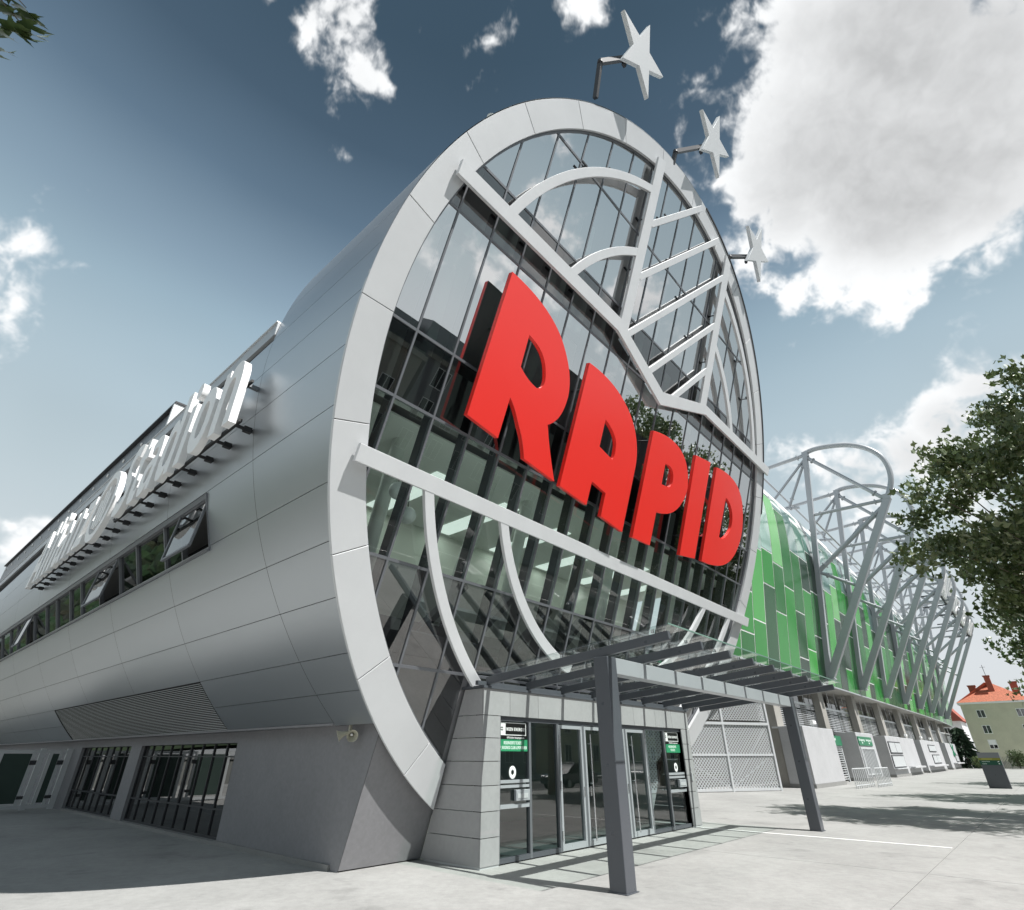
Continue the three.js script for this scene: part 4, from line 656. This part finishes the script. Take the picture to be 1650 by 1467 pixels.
// ------------------------------------------------------------------ ticket kiosks below the stand
{
  const zf = -11.5, top = 3.42, blocks = [[41.2, 48.4], [55.3, 61.6], [67.0, 83.0], [87.5, 104], [110.2, 134.6]];
  const lab = ['first pale rendered kiosk block, blank, next to the mesh gate', 'second kiosk block with barred door under a double green sign', 'third kiosk block with shuttered hatches behind the crowd barriers', 'fourth kiosk block with small hatch and shelf, between third and last', 'last kiosk block at the far end with a green emblem'];
  const ks = blocks.map(([a, b], i) => {
    const t = thing('ticket_kiosk', lab[i], 'kiosk', [0, 0, 0], 0, 'kiosks under the green stand');
    part('front_wall', rbox(b - a, top - .22, .14, .012, (a + b) / 2, .22 + (top - .22) / 2, zf - .07), MAT.kiosk, t);
    part('side_wall', span(a, a + .12, .22, top - .01, zf - .142, zf - 1.5), MAT.kiosk, t); part('side_wall', span(b - .12, b, .22, top - .01, zf - .142, zf - 1.5), MAT.kiosk, t);
    part('plinth', [span(a - .03, b + .03, 0, .218, zf - 1.5, zf + .03)], MAT.kerb, t);
    part('flat_roof', span(a + .02, b - .02, top - .08, top + .03, zf - 1.9, zf - .01), MAT.galv, t);
    return t;
  });
  const hatch = (t, x0, x1, y0, y1, split) => { const h = part('hatch', span(x0, x1, y0, y1, zf + .002, zf + .05), MAT.dark, t); const n = split || 1, w = (x1 - x0 - .3) / n; for (let i = 0; i < n; i++) part('shutter', span(x0 + .15 + i * w + .08, x0 + .15 + (i + 1) * w - .08, y0 + .1, y1 - .1, zf + .052, zf + .075), MAT.galv, h); };
  hatch(ks[2], 66.9 + .5, 73.6, 1.95, 2.98, 2); hatch(ks[2], 67.2, 73.4, .75, 1.82, 1); part('hatch_sill', span(67, 73.8, .66, .72, zf, zf + .3), MAT.galv, ks[2]); part('shelf', [rbox(7, .16, .55, .02, 78.5, .72, zf + .28)], MAT.kiosk, ks[2]);
  hatch(ks[3], 92.5, 98.5, 2.2, 3.0, 1); hatch(ks[3], 93.5, 100, .9, 1.9, 2); part('shelf', [rbox(13, .16, .55, .02, 95, .68, zf + .28)], MAT.kiosk, ks[3]);
  hatch(ks[4], 117.5, 121, .95, 1.9, 1); hatch(ks[4], 123, 127, .95, 1.9, 1); part('shelf', [rbox(16, .16, .55, .02, 121, .78, zf + .28)], MAT.kiosk, ks[4]);
  part('green_emblem', [box(3.2, .45, .06, 117.5, 2.5, zf + .03, 0, 0, .5), box(3.2, .45, .05, 117.5, 2.5, zf + .03, 0, 0, -.5), box(2.4, .4, .055, 118, 2.0, zf + .03)], MAT.greenSign, ks[4]);
  // barred door and recessed turnstile
  part('door_frame', [span(55.5, 60.6, 2.24, 2.36, zf, zf + .09), span(55.5, 55.75, .5, 2.24, zf, zf + .09), span(60.3, 60.6, .5, 2.24, zf, zf + .09), span(55.5, 60.6, .4, .5, zf, zf + .09)], MAT.galv, ks[1]);
  part('door_recess', span(55.75, 60.3, .5, 2.24, zf + .003, zf + .02), MAT.kiosk, ks[1]);
  for (let i = 0; i < 9; i++) part('door_bar', rod(V(56 + i * .52, .5, zf + .06), V(56 + i * .52, 2.24, zf + .06), .045, 8), MAT.galv, ks[1]);
  const gs = (name, label, x0, x1, y0, y1, z, text) => { const t = thing(name, label, 'sign'); board(t, 'sign', x1 - x0, y1 - y0, .06, print((x1 - x0) * .35, y1 - y0, 220, (c, W, Hh) => { c.fillStyle = '#12704a'; c.fillRect(0, 0, W, Hh); c.fillStyle = '#eef4f0'; c.textAlign = 'center'; c.textBaseline = 'middle'; c.font = `bold ${Math.round(Hh * .34)}px sans-serif`; text.forEach((s, i) => { const cx = W * (i + .5) / text.length; c.fillText(s, cx, Hh * .36, W / text.length * .8); if (text.length > 1) { c.beginPath(); c.moveTo(cx, Hh * .85); c.lineTo(cx - Hh * .12, Hh * .65); c.lineTo(cx + Hh * .12, Hh * .65); c.fill(); } }); }), MAT.greenSign, new THREE.Matrix4().makeTranslation((x0 + x1) / 2, (y0 + y1) / 2, z)); };
  gs('direction_sign', 'double green sign with white words over the barred kiosk door', 55.4, 60.3, 2.5, 3.15, zf + .04, ['Eingang', 'Ausgang']);
  gs('direction_sign', 'single green sign with one white word over the turnstile between kiosks', 48.9, 53.2, 2.45, 3.12, zf - .72, ['Süd']);
  const tu = thing('turnstile', 'white full-height turnstile between the first two kiosks', 'turnstile', [51.2, 0, zf - .85]);
  part('turnstile_frame', [span(-2.4, -2.2, 0, 2.35, -.06, .06), span(1.9, 2.1, 0, 2.35, -.06, .06), span(-2.4, 2.1, 2.3, 2.42, -.06, .06), span(-.3, -.15, 0, 2.3, -.06, .06)], MAT.galv, tu);
  for (let i = 0; i < 14; i++) part('turnstile_arm', rod(V(-2.2, .2 + i * .155, 0), V(1.9, .2 + i * .155, 0), .028, 8), MAT.galv, tu);
  for (const [x, k] of [[44.5, 0], [80, 1], [90.5, 2], [98, 3]]) { const t = thing('flood_lamp', ['small white flood lamp on the roof of the first kiosk', 'small white flood lamp on the third kiosk roof', 'left white flood lamp on the fourth kiosk roof', 'right white flood lamp on the fourth kiosk roof'][k], 'lamp', [x, top + .03, zf - .25], 0, 'flood lamps on the kiosk roofs'); part('lamp_body', rbox(.75, .22, .22, .03, 0, .32, .1), MAT.white, t); part('lamp_stem', rod(V(0, 0, 0), V(0, .25, .05), .05, 8), MAT.galv, t); }
}
{ // crowd barriers
  const mk = (label, x, z, ry, w) => { const t = thing('crowd_barrier', label, 'barrier', [x, 0, z], ry, 'crowd barriers before the kiosks'); part('barrier_rail', [rod(V(0, 1.05, 0), V(w, 1.05, 0), .035, 8), rod(V(0, .16, 0), V(w, .16, 0), .03, 8)], MAT.galv, t); const n = Math.round(w / .36); for (let i = 0; i <= n; i++) part('barrier_bar', rod(V(w * i / n, 0.0, 0), V(w * i / n, 1.05, 0), .03, 6), MAT.galv, t); };
  mk('white crowd barrier in front of the barred kiosk door, left of two', 42.6, -9.6, -.08, 3.6); mk('shorter white crowd barrier, right of two before the kiosks', 45.4, -8.95, -.06, 3.2);
}

// ------------------------------------------------------------------ slanted-looking info pillar, far buildings, fence
{
  const t = thing('information_pillar', 'free-standing dark information pillar with olive and green bands on the plaza', 'information pillar', [48.9, 0, -3.05], -Math.PI / 2 - .12);
  part('pillar_body', rbox(1.1, 1.94, .16, .012, 0, .97, 0), MAT.anthracite, t);
  board(t, 'panel', 1.1, .68, .012, print(1.1, .68, 500, (c, W, Hh) => { c.fillStyle = '#7d7f84'; c.fillRect(0, 0, W, Hh); c.fillStyle = '#7f7f2c'; c.fillRect(0, Hh * .42, W, Hh * .2); c.fillStyle = '#0d4a38'; c.fillRect(0, Hh * .62, W, Hh * .38); c.fillStyle = '#e8efe9'; c.textBaseline = 'middle'; c.font = `${Math.round(Hh * .13)}px sans-serif`; c.fillText('Heim-Fans', W * .1, Hh * .71, W * .5); c.fillText('Gäste', W * .1, Hh * .89, W * .5); c.beginPath(); c.moveTo(W * .8, Hh * .75); c.lineTo(W * .9, Hh * .66); c.lineTo(W * .9, Hh * .75); c.fill(); c.beginPath(); c.moveTo(W * .9, Hh * .84); c.lineTo(W * .82, Hh * .89); c.lineTo(W * .9, Hh * .95); c.fill(); c.fillStyle = '#b7b56a'; c.fillRect(W * .12, Hh * .49, W * .5, Hh * .05); }), MAT.anthracite, new THREE.Matrix4().makeTranslation(0, 1.59, .09));
}
function facadeWindow(parent, x, y0, y1, z0, z1, blind) { // on a wall whose face looks to -x
  const w = part('window', [span(x - .06, x + .02, y0 - .08, y0, z0 - .1, z1 + .1), span(x - .05, x + .02, y1, y1 + .07, z0 - .07, z1 + .07), span(x - .05, x + .02, y0, y1, z0 - .07, z0), span(x - .05, x + .02, y0, y1, z1, z1 + .07), span(x - .04, x + .02, y0, y1, (z0 + z1) / 2 - .04, (z0 + z1) / 2 + .04)], MAT.white, parent);
  part('pane', quad([x - .01, y0, z0], [x - .01, y0, z1], [x - .01, y1, z1], [x - .01, y1, z0]), MAT.glassDark, w); part('window_recess', span(x + .0, x + .03, y0, y1, z0, z1), MAT.black, w);
  if (blind) part('blind', span(x - .03, x - .015, y0 + (y1 - y0) * .42, y1, z0 + .02, z1 - .02), MAT.white, w);
}
{
  const t = thing('apartment_house', 'pale yellow apartment house with red hipped roof and brick chimneys at the far end', 'apartment house');
  const x = 137, y1 = 10.05, z0 = -9.9, z1 = .2, xb = 150;
  part('wall', [span(x, xb, 0, y1, z0, z1)], MAT.yellowWall, t);
  part('cornice', [span(x - .35, xb + .3, y1 + .002, y1 + .3, z0 - .35, z1 + .35)], MAT.white, t);
  const ys = y1 + .3, yr = 14.0, A = [x - .4, ys, z0 - .4], B = [xb + .4, ys, z0 - .4], C = [xb + .4, ys, z1 + .4], D = [x - .4, ys, z1 + .4], R0 = [x + 5.2, yr, z0 + 4.6], R1 = [x + 7.6, yr, z1 - 4.6];
  const rf = part('roof', [quad(A, D, R1, R0), quad(B, A, R0, R0), quad(C, B, R0, R1), quad(D, C, R1, R1)], MAT.roofTile, t);
  for (const [cx, cz, w, h, d] of [[142, -7.4, 1.6, 3.0, 1.1], [141.2, -4.6, 1.0, 4.5, .9], [144, -1.2, 2.0, 3.4, 1.1], [143.2, .8, 1.0, 2.0, 1.0]]) part('chimney', [span(cx - w / 2, cx + w / 2, ys, ys + h, cz - d / 2, cz + d / 2), span(cx - w / 2 - .1, cx + w / 2 + .1, ys + h + .002, ys + h + .2, cz - d / 2 - .1, cz + d / 2 + .1)], MAT.brickRed, rf);
  part('dormer', [span(139.6, 142, ys + .3, ys + 1.7, -7.2, -5.2)], MAT.brickRed, rf);
  part('aerial', [rod(V(141.2, ys + 4.6, -4.6), V(141.2, ys + 6.6, -4.6), .04, 6), rod(V(141.2, ys + 6.2, -5.0), V(141.2, ys + 6.2, -4.2), .025, 6)], MAT.dark, rf);
  for (const z of [-7.8, -2.2]) { facadeWindow(t, x, 7.85, 9.0, z, z + 1.05, 0); facadeWindow(t, x, 5.3, 6.5, z, z + 1.05, 0); facadeWindow(t, x, 2.9, 4.2, z, z + 1.05, 1); }
}
{
  const t = thing('red_roofed_house', 'white house with steep red roof half hidden behind the stand', 'house');
  part('wall', span(166, 178, 0, 8.6, -20, -13), MAT.white, t);
  part('roof', (() => { const s = new THREE.Shape(); s.moveTo(-20.6, 8.6); s.lineTo(-12.4, 8.6); s.lineTo(-16.4, 14.6); s.closePath(); return slab(s, 13).rotateY(-Math.PI / 2).translate(178.5, .002, 0); })(), MAT.brickRed, t);
  for (const z of [-18.6, -16.4]) facadeWindow(t, 166, 5.6, 7.2, z, z + 1.0, 0);
  part('roof_window', [span(165.9, 167.4, 9.4, 11.2, -15.4, -13.9)], MAT.white, t);
}
{
  const t = thing('chain_fence', 'low wire fence with slim posts in front of the apartment house', 'fence', [0, 0, 0]);
  const x = 121; for (let i = 0; i < 9; i++) part('fence_post', [rod(V(x, 0, -7.6 + i * 2.4), V(x, 1.75, -7.6 + i * 2.4), .04, 8), rod(V(x, 1.75, -7.6 + i * 2.4), V(x, .1, -8.8 + i * 2.4), .025, 6)], MAT.alu, t);
  part('wire_mesh', lattice(20, 1.6, .3, .022, new THREE.Matrix4().makeRotationY(-Math.PI / 2).setPosition(x, .05, -7.6)), MAT.alu, t, 'stuff');
}
solo('garden_wall', span(124.5, 124.75, 0, 1.0, -8, 16), MAT.cream, 'low pale garden wall behind the wire fence', 'wall');

// ------------------------------------------------------------------ trees and plants
const leafMats = [[.115, .165, .055], [.15, .205, .075], [.08, .12, .04], [.20, .245, .11]].map((c) => phy(...c, { roughness: .38, transmission: .35, side: THREE.DoubleSide }));
function leafShape(r, s, lobes = 5) { // one pointed, lobed leaf, slightly folded
  const P = [0, 0, 0], I = [], n = lobes * 2; for (let k = 0; k <= n; k++) { const a = -2.2 + 4.4 * k / n, q = (k % 2 ? .42 : 1) * (k === 0 || k === n ? .55 : 1) * s; P.push(Math.sin(a) * q * .55, Math.cos(a) * q * .55 + s * .3, Math.abs(Math.sin(a)) * q * .16); } for (let k = 1; k <= n; k++) I.push(0, k + 1, k);
  const g = new THREE.BufferGeometry(); g.setAttribute('position', new THREE.Float32BufferAttribute(P, 3)); g.setIndex(I); g.computeVertexNormals(); return g;
}
function mapleLeaf(s) {
  const o = [[0, 0]], tips = [[-118, .55], [-62, .9], [0, 1.08], [62, .9], [118, .55]];
  tips.forEach(([a, l], i) => { const p = (da, r) => o.push([Math.sin((a + da) * D2R) * r * s, Math.cos((a + da) * D2R) * r * s + .1 * s]); p(-17, l * .62); p(-13, l * .74); p(-7, l * .72); p(0, l); p(7, l * .72); p(13, l * .74); p(17, l * .62); if (i < 4) p(30, .36); });
  const g = new THREE.ShapeGeometry(poly(o)), q = g.attributes.position; for (let i = 0; i < q.count; i++) q.setZ(i, Math.abs(q.getX(i)) * .3 - q.getY(i) ** 2 * .5 / s); g.computeVertexNormals(); return g;
}
function sprig(seed, n, s, spread, lobes = 3) { const r = rng(seed), l = []; for (let i = 0; i < n; i++) { const q = leafShape(r, s * (.7 + r() * .6), lobes); q.applyMatrix4(new THREE.Matrix4().makeRotationFromEuler(new THREE.Euler((r() - .5) * 2.2 + .6, r() * 6.28, (r() - .5) * 1.6))); q.translate((r() - .5) * spread, (r() - .5) * spread, (r() - .5) * spread); l.push(q); } return join(l); }
const sprigs = [1, 2, 3, 4].map((k) => sprig(k * 7, 9, .27, .62));
function limb(pts, r0, r1, seg = 7) { const c = new THREE.CatmullRomCurve3(pts), n = pts.length * 5, P = [], I = [], fr = c.computeFrenetFrames(n, false); for (let i = 0; i <= n; i++) { const p = c.getPointAt(i / n), r = r0 + (r1 - r0) * i / n; for (let k = 0; k < seg; k++) { const a = k / seg * 6.2832, v = p.clone().addScaledVector(fr.normals[i], Math.cos(a) * r).addScaledVector(fr.binormals[i], Math.sin(a) * r); P.push(v.x, v.y, v.z); } } for (let i = 0; i < n; i++) for (let k = 0; k < seg; k++) { const a = i * seg + k, b = i * seg + (k + 1) % seg; I.push(a, b, b + seg, a, b + seg, a + seg); } const g = new THREE.BufferGeometry(); g.setAttribute('position', new THREE.Float32BufferAttribute(P, 3)); g.setIndex(I); g.computeVertexNormals(); return g; }
function tree(name, label, cat, [x, z], trunkR, fork, c, rad, seed, clumps, per, group, lean = 0) {
  const t = thing(name, label, cat, [x, 0, z], 0, group), r = rng(seed), wood = [limb([V(0, -.1, 0), V(.1 + lean * .3, fork * .5, .05), V(lean, fork, 0)], trunkR, trunkR * .72, 10)], tips = [];
  const top = V(lean, fork, 0);
  for (let i = 0; i < clumps; i++) { // foliage masses spread through an uneven crown
    const u = r() * 2 - 1, a = r() * 6.2832, q = Math.cbrt(.12 + .88 * r()), w = Math.sqrt(1 - u * u), lob = .82 + .3 * noise3(Math.cos(a) * w * 1.6 + seed, u * 1.6 + 4, Math.sin(a) * w * 1.6);
    tips.push([V(c[0] + rad[0] * q * w * Math.cos(a) * lob, c[1] + rad[1] * q * u * lob, c[2] + rad[2] * q * w * Math.sin(a) * lob), .55 + r() * .75]);
  }
  tips.forEach(([p], i) => { if (i % 2) return; const m = top.clone().lerp(p, .5).add(V((r() - .5) * .9, -.25 + r() * .5, (r() - .5) * .9)); wood.push(limb([top.clone().add(V(0, -.3 - r() * fork * .12, 0)), m, p], trunkR * (.2 + r() * .18), .014, 5)); });
  part('trunk', wood, MAT.bark, t);
  const lists = [[], [], [], []];
  for (const [p, s] of tips) for (let k = 0; k < per; k++) { const u = r() * 2 - 1, a = r() * 6.2832, q = s * Math.pow(r(), .45), w = Math.sqrt(1 - u * u); const v = V(p.x + q * w * Math.cos(a) * 1.25, p.y + q * u * .75 - .12 * q * q, p.z + q * w * Math.sin(a) * 1.25); lists[Math.floor(r() * 4)].push(new THREE.Matrix4().compose(v, new THREE.Quaternion().setFromEuler(new THREE.Euler((r() - .5) * .9, r() * 6.28, (r() - .5) * .9)), V(1, 1, 1).multiplyScalar(.7 + r() * .6))); }
  lists.forEach((l, k) => { const m = shadows(new THREE.InstancedMesh(sprigs[k], leafMats[k], l.length)); l.forEach((q, i) => m.setMatrixAt(i, q)); m.name = 'crown'; m.userData.kind = 'stuff'; t.add(m); });
  return t;
}
tree('plane_tree', 'large plane tree with dense green crown reaching in from the right edge', 'tree', [26, 3.6], .3, 5.2, [.6, 9.4, .6], [4.4, 5.2, 5.5], 31, 125, 25, 'plane trees along the street', .1);
tree('plane_tree', 'lower plane tree behind the large one at the right edge', 'tree', [38.5, 3.8], .28, 4.2, [0, 8.0, 0], [4.4, 5.0, 4.4], 57, 100, 22, 'plane trees along the street', -.1);
for (const [x, z, k] of [[-14, -7, 0], [-15, -20, 1], [-14.5, -33, 2]]) tree('plane_tree', ['added unseen plane tree left of the viewer, blocking skylight and mirrored softly near the front of the flank', 'added unseen plane tree left of the hall, blocking skylight and mirrored softly in the middle of the flank', 'added unseen plane tree left of the hall, blocking skylight and mirrored softly at the far end of the flank'][k], 'tree', [x, z], .3, 4.6, [0, 8.6, 0], [4.8, 4.8, 5.0], 120 + k, 70, 18, 'added shade trees beside the flank');  // unseen tree row added on the left to deepen the ground shade
tree('plane_tree', 'farthest plane tree, low beside the apartment house at the right edge', 'tree', [58, 4.6], .28, 4.4, [0, 8.2, 0], [4.4, 5.0, 4.6], 83, 80, 20, 'plane trees along the street');
{ // the tip of a branch over the viewer's left shoulder
  const t = thing('maple_branch', 'tip of a dark leafy branch in the upper left corner', 'branch', [0, 0, 0]);
  const r = rng(404), end = V(-.98, 6.42, -3.82), root = V(-3.2, 7.2, -2.6);
part('twig', [limb([V(-3.2, 7.2, -2.6), V(-2.2, 6.9, -3.1), V(-1.5, 6.5, -3.6), V(-1.12, 6.33, -3.76), V(-1.0, 6.3, -3.8)], .03, .004, 6), limb([V(-1.3, 6.42, -3.7), V(-1.15, 6.2, -3.88), V(-1.03, 6.13, -3.97)], .008, .003, 5), limb([V(-1.25, 6.4, -3.7), V(-1.1, 6.39, -3.7), V(-1.0, 6.37, -3.72)], .008, .003, 5)], MAT.bark, t);
  for (const [x, y, z, s] of [[-1.09, 6.3, -3.77, 0.42], [-1.05, 6.26, -3.82, 0.46], [-1.02, 6.36, -3.72, 0.42], [-0.985, 6.35, -3.73, 0.44], [-1.01, 6.26, -3.84, 0.46], [-0.955, 6.29, -3.82, 0.44], [-1.03, 6.14, -3.97, 0.34], [-1.08, 6.2, -3.88, 0.42], [-0.99, 6.31, -3.78, 0.4], [-1.16, 6.22, -3.84, 0.46], [-1.12, 6.1, -3.98, 0.42], [-1.17, 6.14, -3.92, 0.44], [-1.12, 6.38, -3.68, 0.44], [-1.2, 6.3, -3.75, 0.46], [-1.28, 6.4, -3.68, 0.46], [-1.4, 6.5, -3.6, 0.46]]) part('leaf', mapleLeaf(s * .34).applyMatrix4(new THREE.Matrix4().makeRotationFromEuler(new THREE.Euler(1.9 + (r() - .5) * 1.0, (r() - .5) * 1.0, -2.3 + (r() - .5) * 1.5))).translate(x, y, z), leafMats[2], t);
}
{
  const b = scene.getObjectByName('maple_branch'), r = rng(405), m = shadows(new THREE.InstancedMesh(sprigs[1], leafMats[2], 110));
  for (let i = 0; i < 110; i++) m.setMatrixAt(i, new THREE.Matrix4().compose(V(-1.75 + (r() - .5) * 2.0, 8.0 + (r() - .5) * .7, -2.5 + (r() - .5) * 1.5), new THREE.Quaternion().setFromEuler(new THREE.Euler(r(), r() * 6, r())), V(1, 1, 1)));
  m.name = 'added_shade_leaves'; m.userData.kind = 'stuff'; b.add(m);  // leaf mass added out of view, shades the branch tip below
}
{ // spruce at the far corner of the stand
  const t = thing('spruce_tree', 'small dark spruce between the far end of the stand and the yellow house', 'tree', [124, 0, -10.6]), r = rng(66), M = [];
  part('trunk', rod(V(0, 0, 0), V(0, 6, 0), .14, 8, .03), MAT.bark, t);
  const needle = join([0, 1, 2].map((k) => new THREE.PlaneGeometry(.16, .9, 1, 2).rotateX(-Math.PI / 2).rotateZ(k * 1.05).translate(0, 0, .45)));
  for (let k = 0; k < 900; k++) { const h = r(), y = .5 + h * 5.4, R = (1 - h) * 2.1 + .15, a = r() * 6.28, q = R * (.25 + .75 * r()); M.push(new THREE.Matrix4().compose(V(Math.cos(a) * q, y - q * .22, Math.sin(a) * q), new THREE.Quaternion().setFromEuler(new THREE.Euler(.35 + r() * .3, -a + Math.PI / 2, 0, 'YXZ')), V(1, 1, .6 + r() * .7))); }
  const m = shadows(new THREE.InstancedMesh(needle, std(.03, .06, .032, { roughness: .9, side: THREE.DoubleSide }), M.length)); M.forEach((q, i) => m.setMatrixAt(i, q)); m.name = 'crown'; m.userData.kind = 'stuff'; t.add(m);
}
for (const [x, z, h, label, seed] of [[118, -8.6, 1.5, 'pale green bush at the foot of the spruce', 5], [119.5, -4.2, 2.1, 'loose leafy shrub by the wire fence beside the information pillar', 6]]) {
  const t = thing('garden_shrub', label, 'shrub', [x, 0, z]), r = rng(seed); const st = []; for (let k = 0; k < 9; k++) { const a = r() * 6.28; st.push(limb([V(0, 0, 0), V(Math.cos(a) * .3, h * .5, Math.sin(a) * .3), V(Math.cos(a) * .7, h, Math.sin(a) * .7)], .03, .01, 5)); } part('stem', st, MAT.bark, t);
  const m = shadows(new THREE.InstancedMesh(sprigs[seed % 4], leafMats[seed % 4], 120)); for (let i = 0; i < 120; i++) { const a = r() * 6.28, q = Math.sqrt(r()) * .9; m.setMatrixAt(i, new THREE.Matrix4().compose(V(Math.cos(a) * q, h * (.25 + .8 * r()), Math.sin(a) * q), new THREE.Quaternion().setFromEuler(new THREE.Euler(r(), r() * 6, r())), V(1, 1, 1))); } m.name = 'leaves'; m.userData.kind = 'stuff'; t.add(m);
}

// ------------------------------------------------------------------ the other side of the street, mirrored in the glass
function block(label, x0, x1, h, mat, seed) {
  const t = thing('street_house', label, 'apartment house', [0, 0, 0], 0, 'houses across the street'), z = 26;
  part('wall', span(x0, x1, 0, h, z, z + 12), mat, t); part('cornice', span(x0 - .2, x1 + .2, h - .5, h - .1, z - .35, z - .002), MAT.cream, t);
  part('parapet', [span(x0, x1, h + .002, h + .7, z + .01, z + .3), span(x0 + .3, x1 - .3, h + .002, h + 2.6, z + 3, z + 11)], MAT.anthracite, t);
  for (let y = 1.2; y + 2 < h; y += 3) for (let x = x0 + 1.4; x + 1.4 < x1; x += 2.9) { const w = part('window', [span(x - .08, x + 1.28, y - .1, y, z - .08, z + .02), span(x - .06, x, y, y + 1.7, z - .05, z + .02), span(x + 1.2, x + 1.26, y, y + 1.7, z - .05, z + .02), span(x - .06, x + 1.26, y + 1.7, y + 1.78, z - .05, z + .02), span(x + .57, x + .63, y, y + 1.7, z - .04, z + .02)], MAT.white, t); part('pane', quad([x, y, z - .01], [x + 1.2, y, z - .01], [x + 1.2, y + 1.7, z - .01], [x, y + 1.7, z - .01]), MAT.dark, w); }
}
block('long cream house across the street, mirrored at the left of the glass front', -34, 22, 12.2, MAT.cream, 1);
block('grey house across the street, mirrored in the middle of the glass front', 22.4, 52, 12.8, MAT.render, 2);
block('yellow house across the street, mirrored at the right of the glass front', 56, 92, 11.5, MAT.yellowWall, 3);
function car(x, z, turn, color, label) {
  const t = thing('parked_car', label, 'car', [x, -.12, z], turn, 'cars parked along the street'), W = 1.76;
  const paint = phy(...color, { roughness: .3, clearcoat: 1, clearcoatRoughness: .05, side: THREE.FrontSide });
  const body = new THREE.Shape(); body.moveTo(-2.05, .32); body.lineTo(-2.1, .62); body.quadraticCurveTo(-2.02, .86, -1.3, .9); body.lineTo(1.55, .96); body.quadraticCurveTo(2.1, .9, 2.08, .55); body.lineTo(2.02, .3); body.closePath();
  for (const wx of [-1.3, 1.28]) body.holes.push(new THREE.Path().absarc(wx, .31, .001, 0, 6.28));
  part('body', slab(body, W, .05).translate(0, 0, -W / 2), paint, t);
  const cab = new THREE.Shape(); cab.moveTo(-1.15, .9); cab.quadraticCurveTo(-.6, 1.42, -.2, 1.44); cab.lineTo(.9, 1.42); cab.quadraticCurveTo(1.4, 1.3, 1.75, .94); cab.closePath();
  part('cabin', slab(cab, W - .24, .06).translate(0, 0, -(W - .24) / 2), MAT.dark, t); part('roof', rbox(1.45, .06, W - .38, .025, .38, 1.445, 0), paint, t);
  for (const s of [-1, 1]) for (const wx of [-1.3, 1.28]) { const w = part('wheel', new THREE.CylinderGeometry(.32, .32, .2, 22).rotateX(Math.PI / 2).translate(wx, .32, s * (W / 2 - .06)), MAT.rubber, t); part('rim', new THREE.CylinderGeometry(.2, .2, .02, 18).rotateX(Math.PI / 2).translate(wx, .32, s * (W / 2 + .05)), MAT.galv, w); }
  for (const s of [-1, 1]) part('headlight', rbox(.12, .14, .34, .03, -2.04, .68, s * .62), MAT.chrome, t);
}
car(24, 8, 0, [.7, .7, .7], 'white car parked by the kerb, mirrored in the lower left glass'); car(33.5, 8, 0, [.03, .04, .06], 'dark blue car parked by the kerb, mirrored in the lower glass'); car(44, 8.1, Math.PI, [.3, .31, .33], 'grey car parked by the kerb, mirrored in the lower right glass'); car(29, 16.2, Math.PI, [.02, .02, .02], 'black car parked across the street, mirrored in the lower glass'); car(17.5, 16.2, 0, [.25, .04, .03], 'dark red car parked across the street, mirrored in the lower glass');
{ // wooded hill beyond the far end of the flank, mirrored in the window band
  const r = rng(900), g = new THREE.PlaneGeometry(330, 150, 60, 28).rotateX(-Math.PI / 2), p = g.attributes.position;
  const hy = (x, z) => 62 * Math.exp(-((x / 120) ** 2) - ((z / 52) ** 2)) * (.8 + .4 * noise3(x * .02 + 9, z * .02, 3)) - 1.2;
  for (let i = 0; i < p.count; i++) p.setY(i, hy(p.getX(i), p.getZ(i))); g.computeVertexNormals();
  const turn = new THREE.Matrix4().makeRotationY(.36).setPosition(-170, 0, -300);
  struct('hill', g.applyMatrix4(turn), std(.03, .05, .022, { roughness: 1 }));
  const N = 2600, blob = new THREE.IcosahedronGeometry(1, 1), bp = blob.attributes.position; for (let i = 0; i < bp.count; i++) { const k = .75 + .5 * noise3(bp.getX(i) * 2 + 5, bp.getY(i) * 2 + 5, bp.getZ(i) * 2 + 5); bp.setXYZ(i, bp.getX(i) * k, bp.getY(i) * k, bp.getZ(i) * k); } blob.computeVertexNormals();
  const m = new THREE.InstancedMesh(blob, std(.018, .034, .016, { roughness: 1, bumpMap: rep(fine, 2), bumpScale: .2 }), N); for (let i = 0; i < N; i++) { const x = (r() - .5) * 270, z = (r() - .5) * 100, s = 2.2 + r() * 2.6; m.setMatrixAt(i, turn.clone().multiply(new THREE.Matrix4().compose(V(x, hy(x, z) + s * .6, z), new THREE.Quaternion().setFromEuler(new THREE.Euler(r() * 3, r() * 6, r())), V(s, s * 1.15, s)))); m.setColorAt(i, new THREE.Color().setRGB(.7 + r() * .7, .7 + r() * .7, .7 + r() * .5)); }
  m.name = 'hillside_wood'; tag(shadows(m), 'dense wood covering the hill beyond the flank', 'wood', null, 'stuff'); scene.add(m);
}

camera.updateMatrixWorld();
renderer.render(scene, camera);
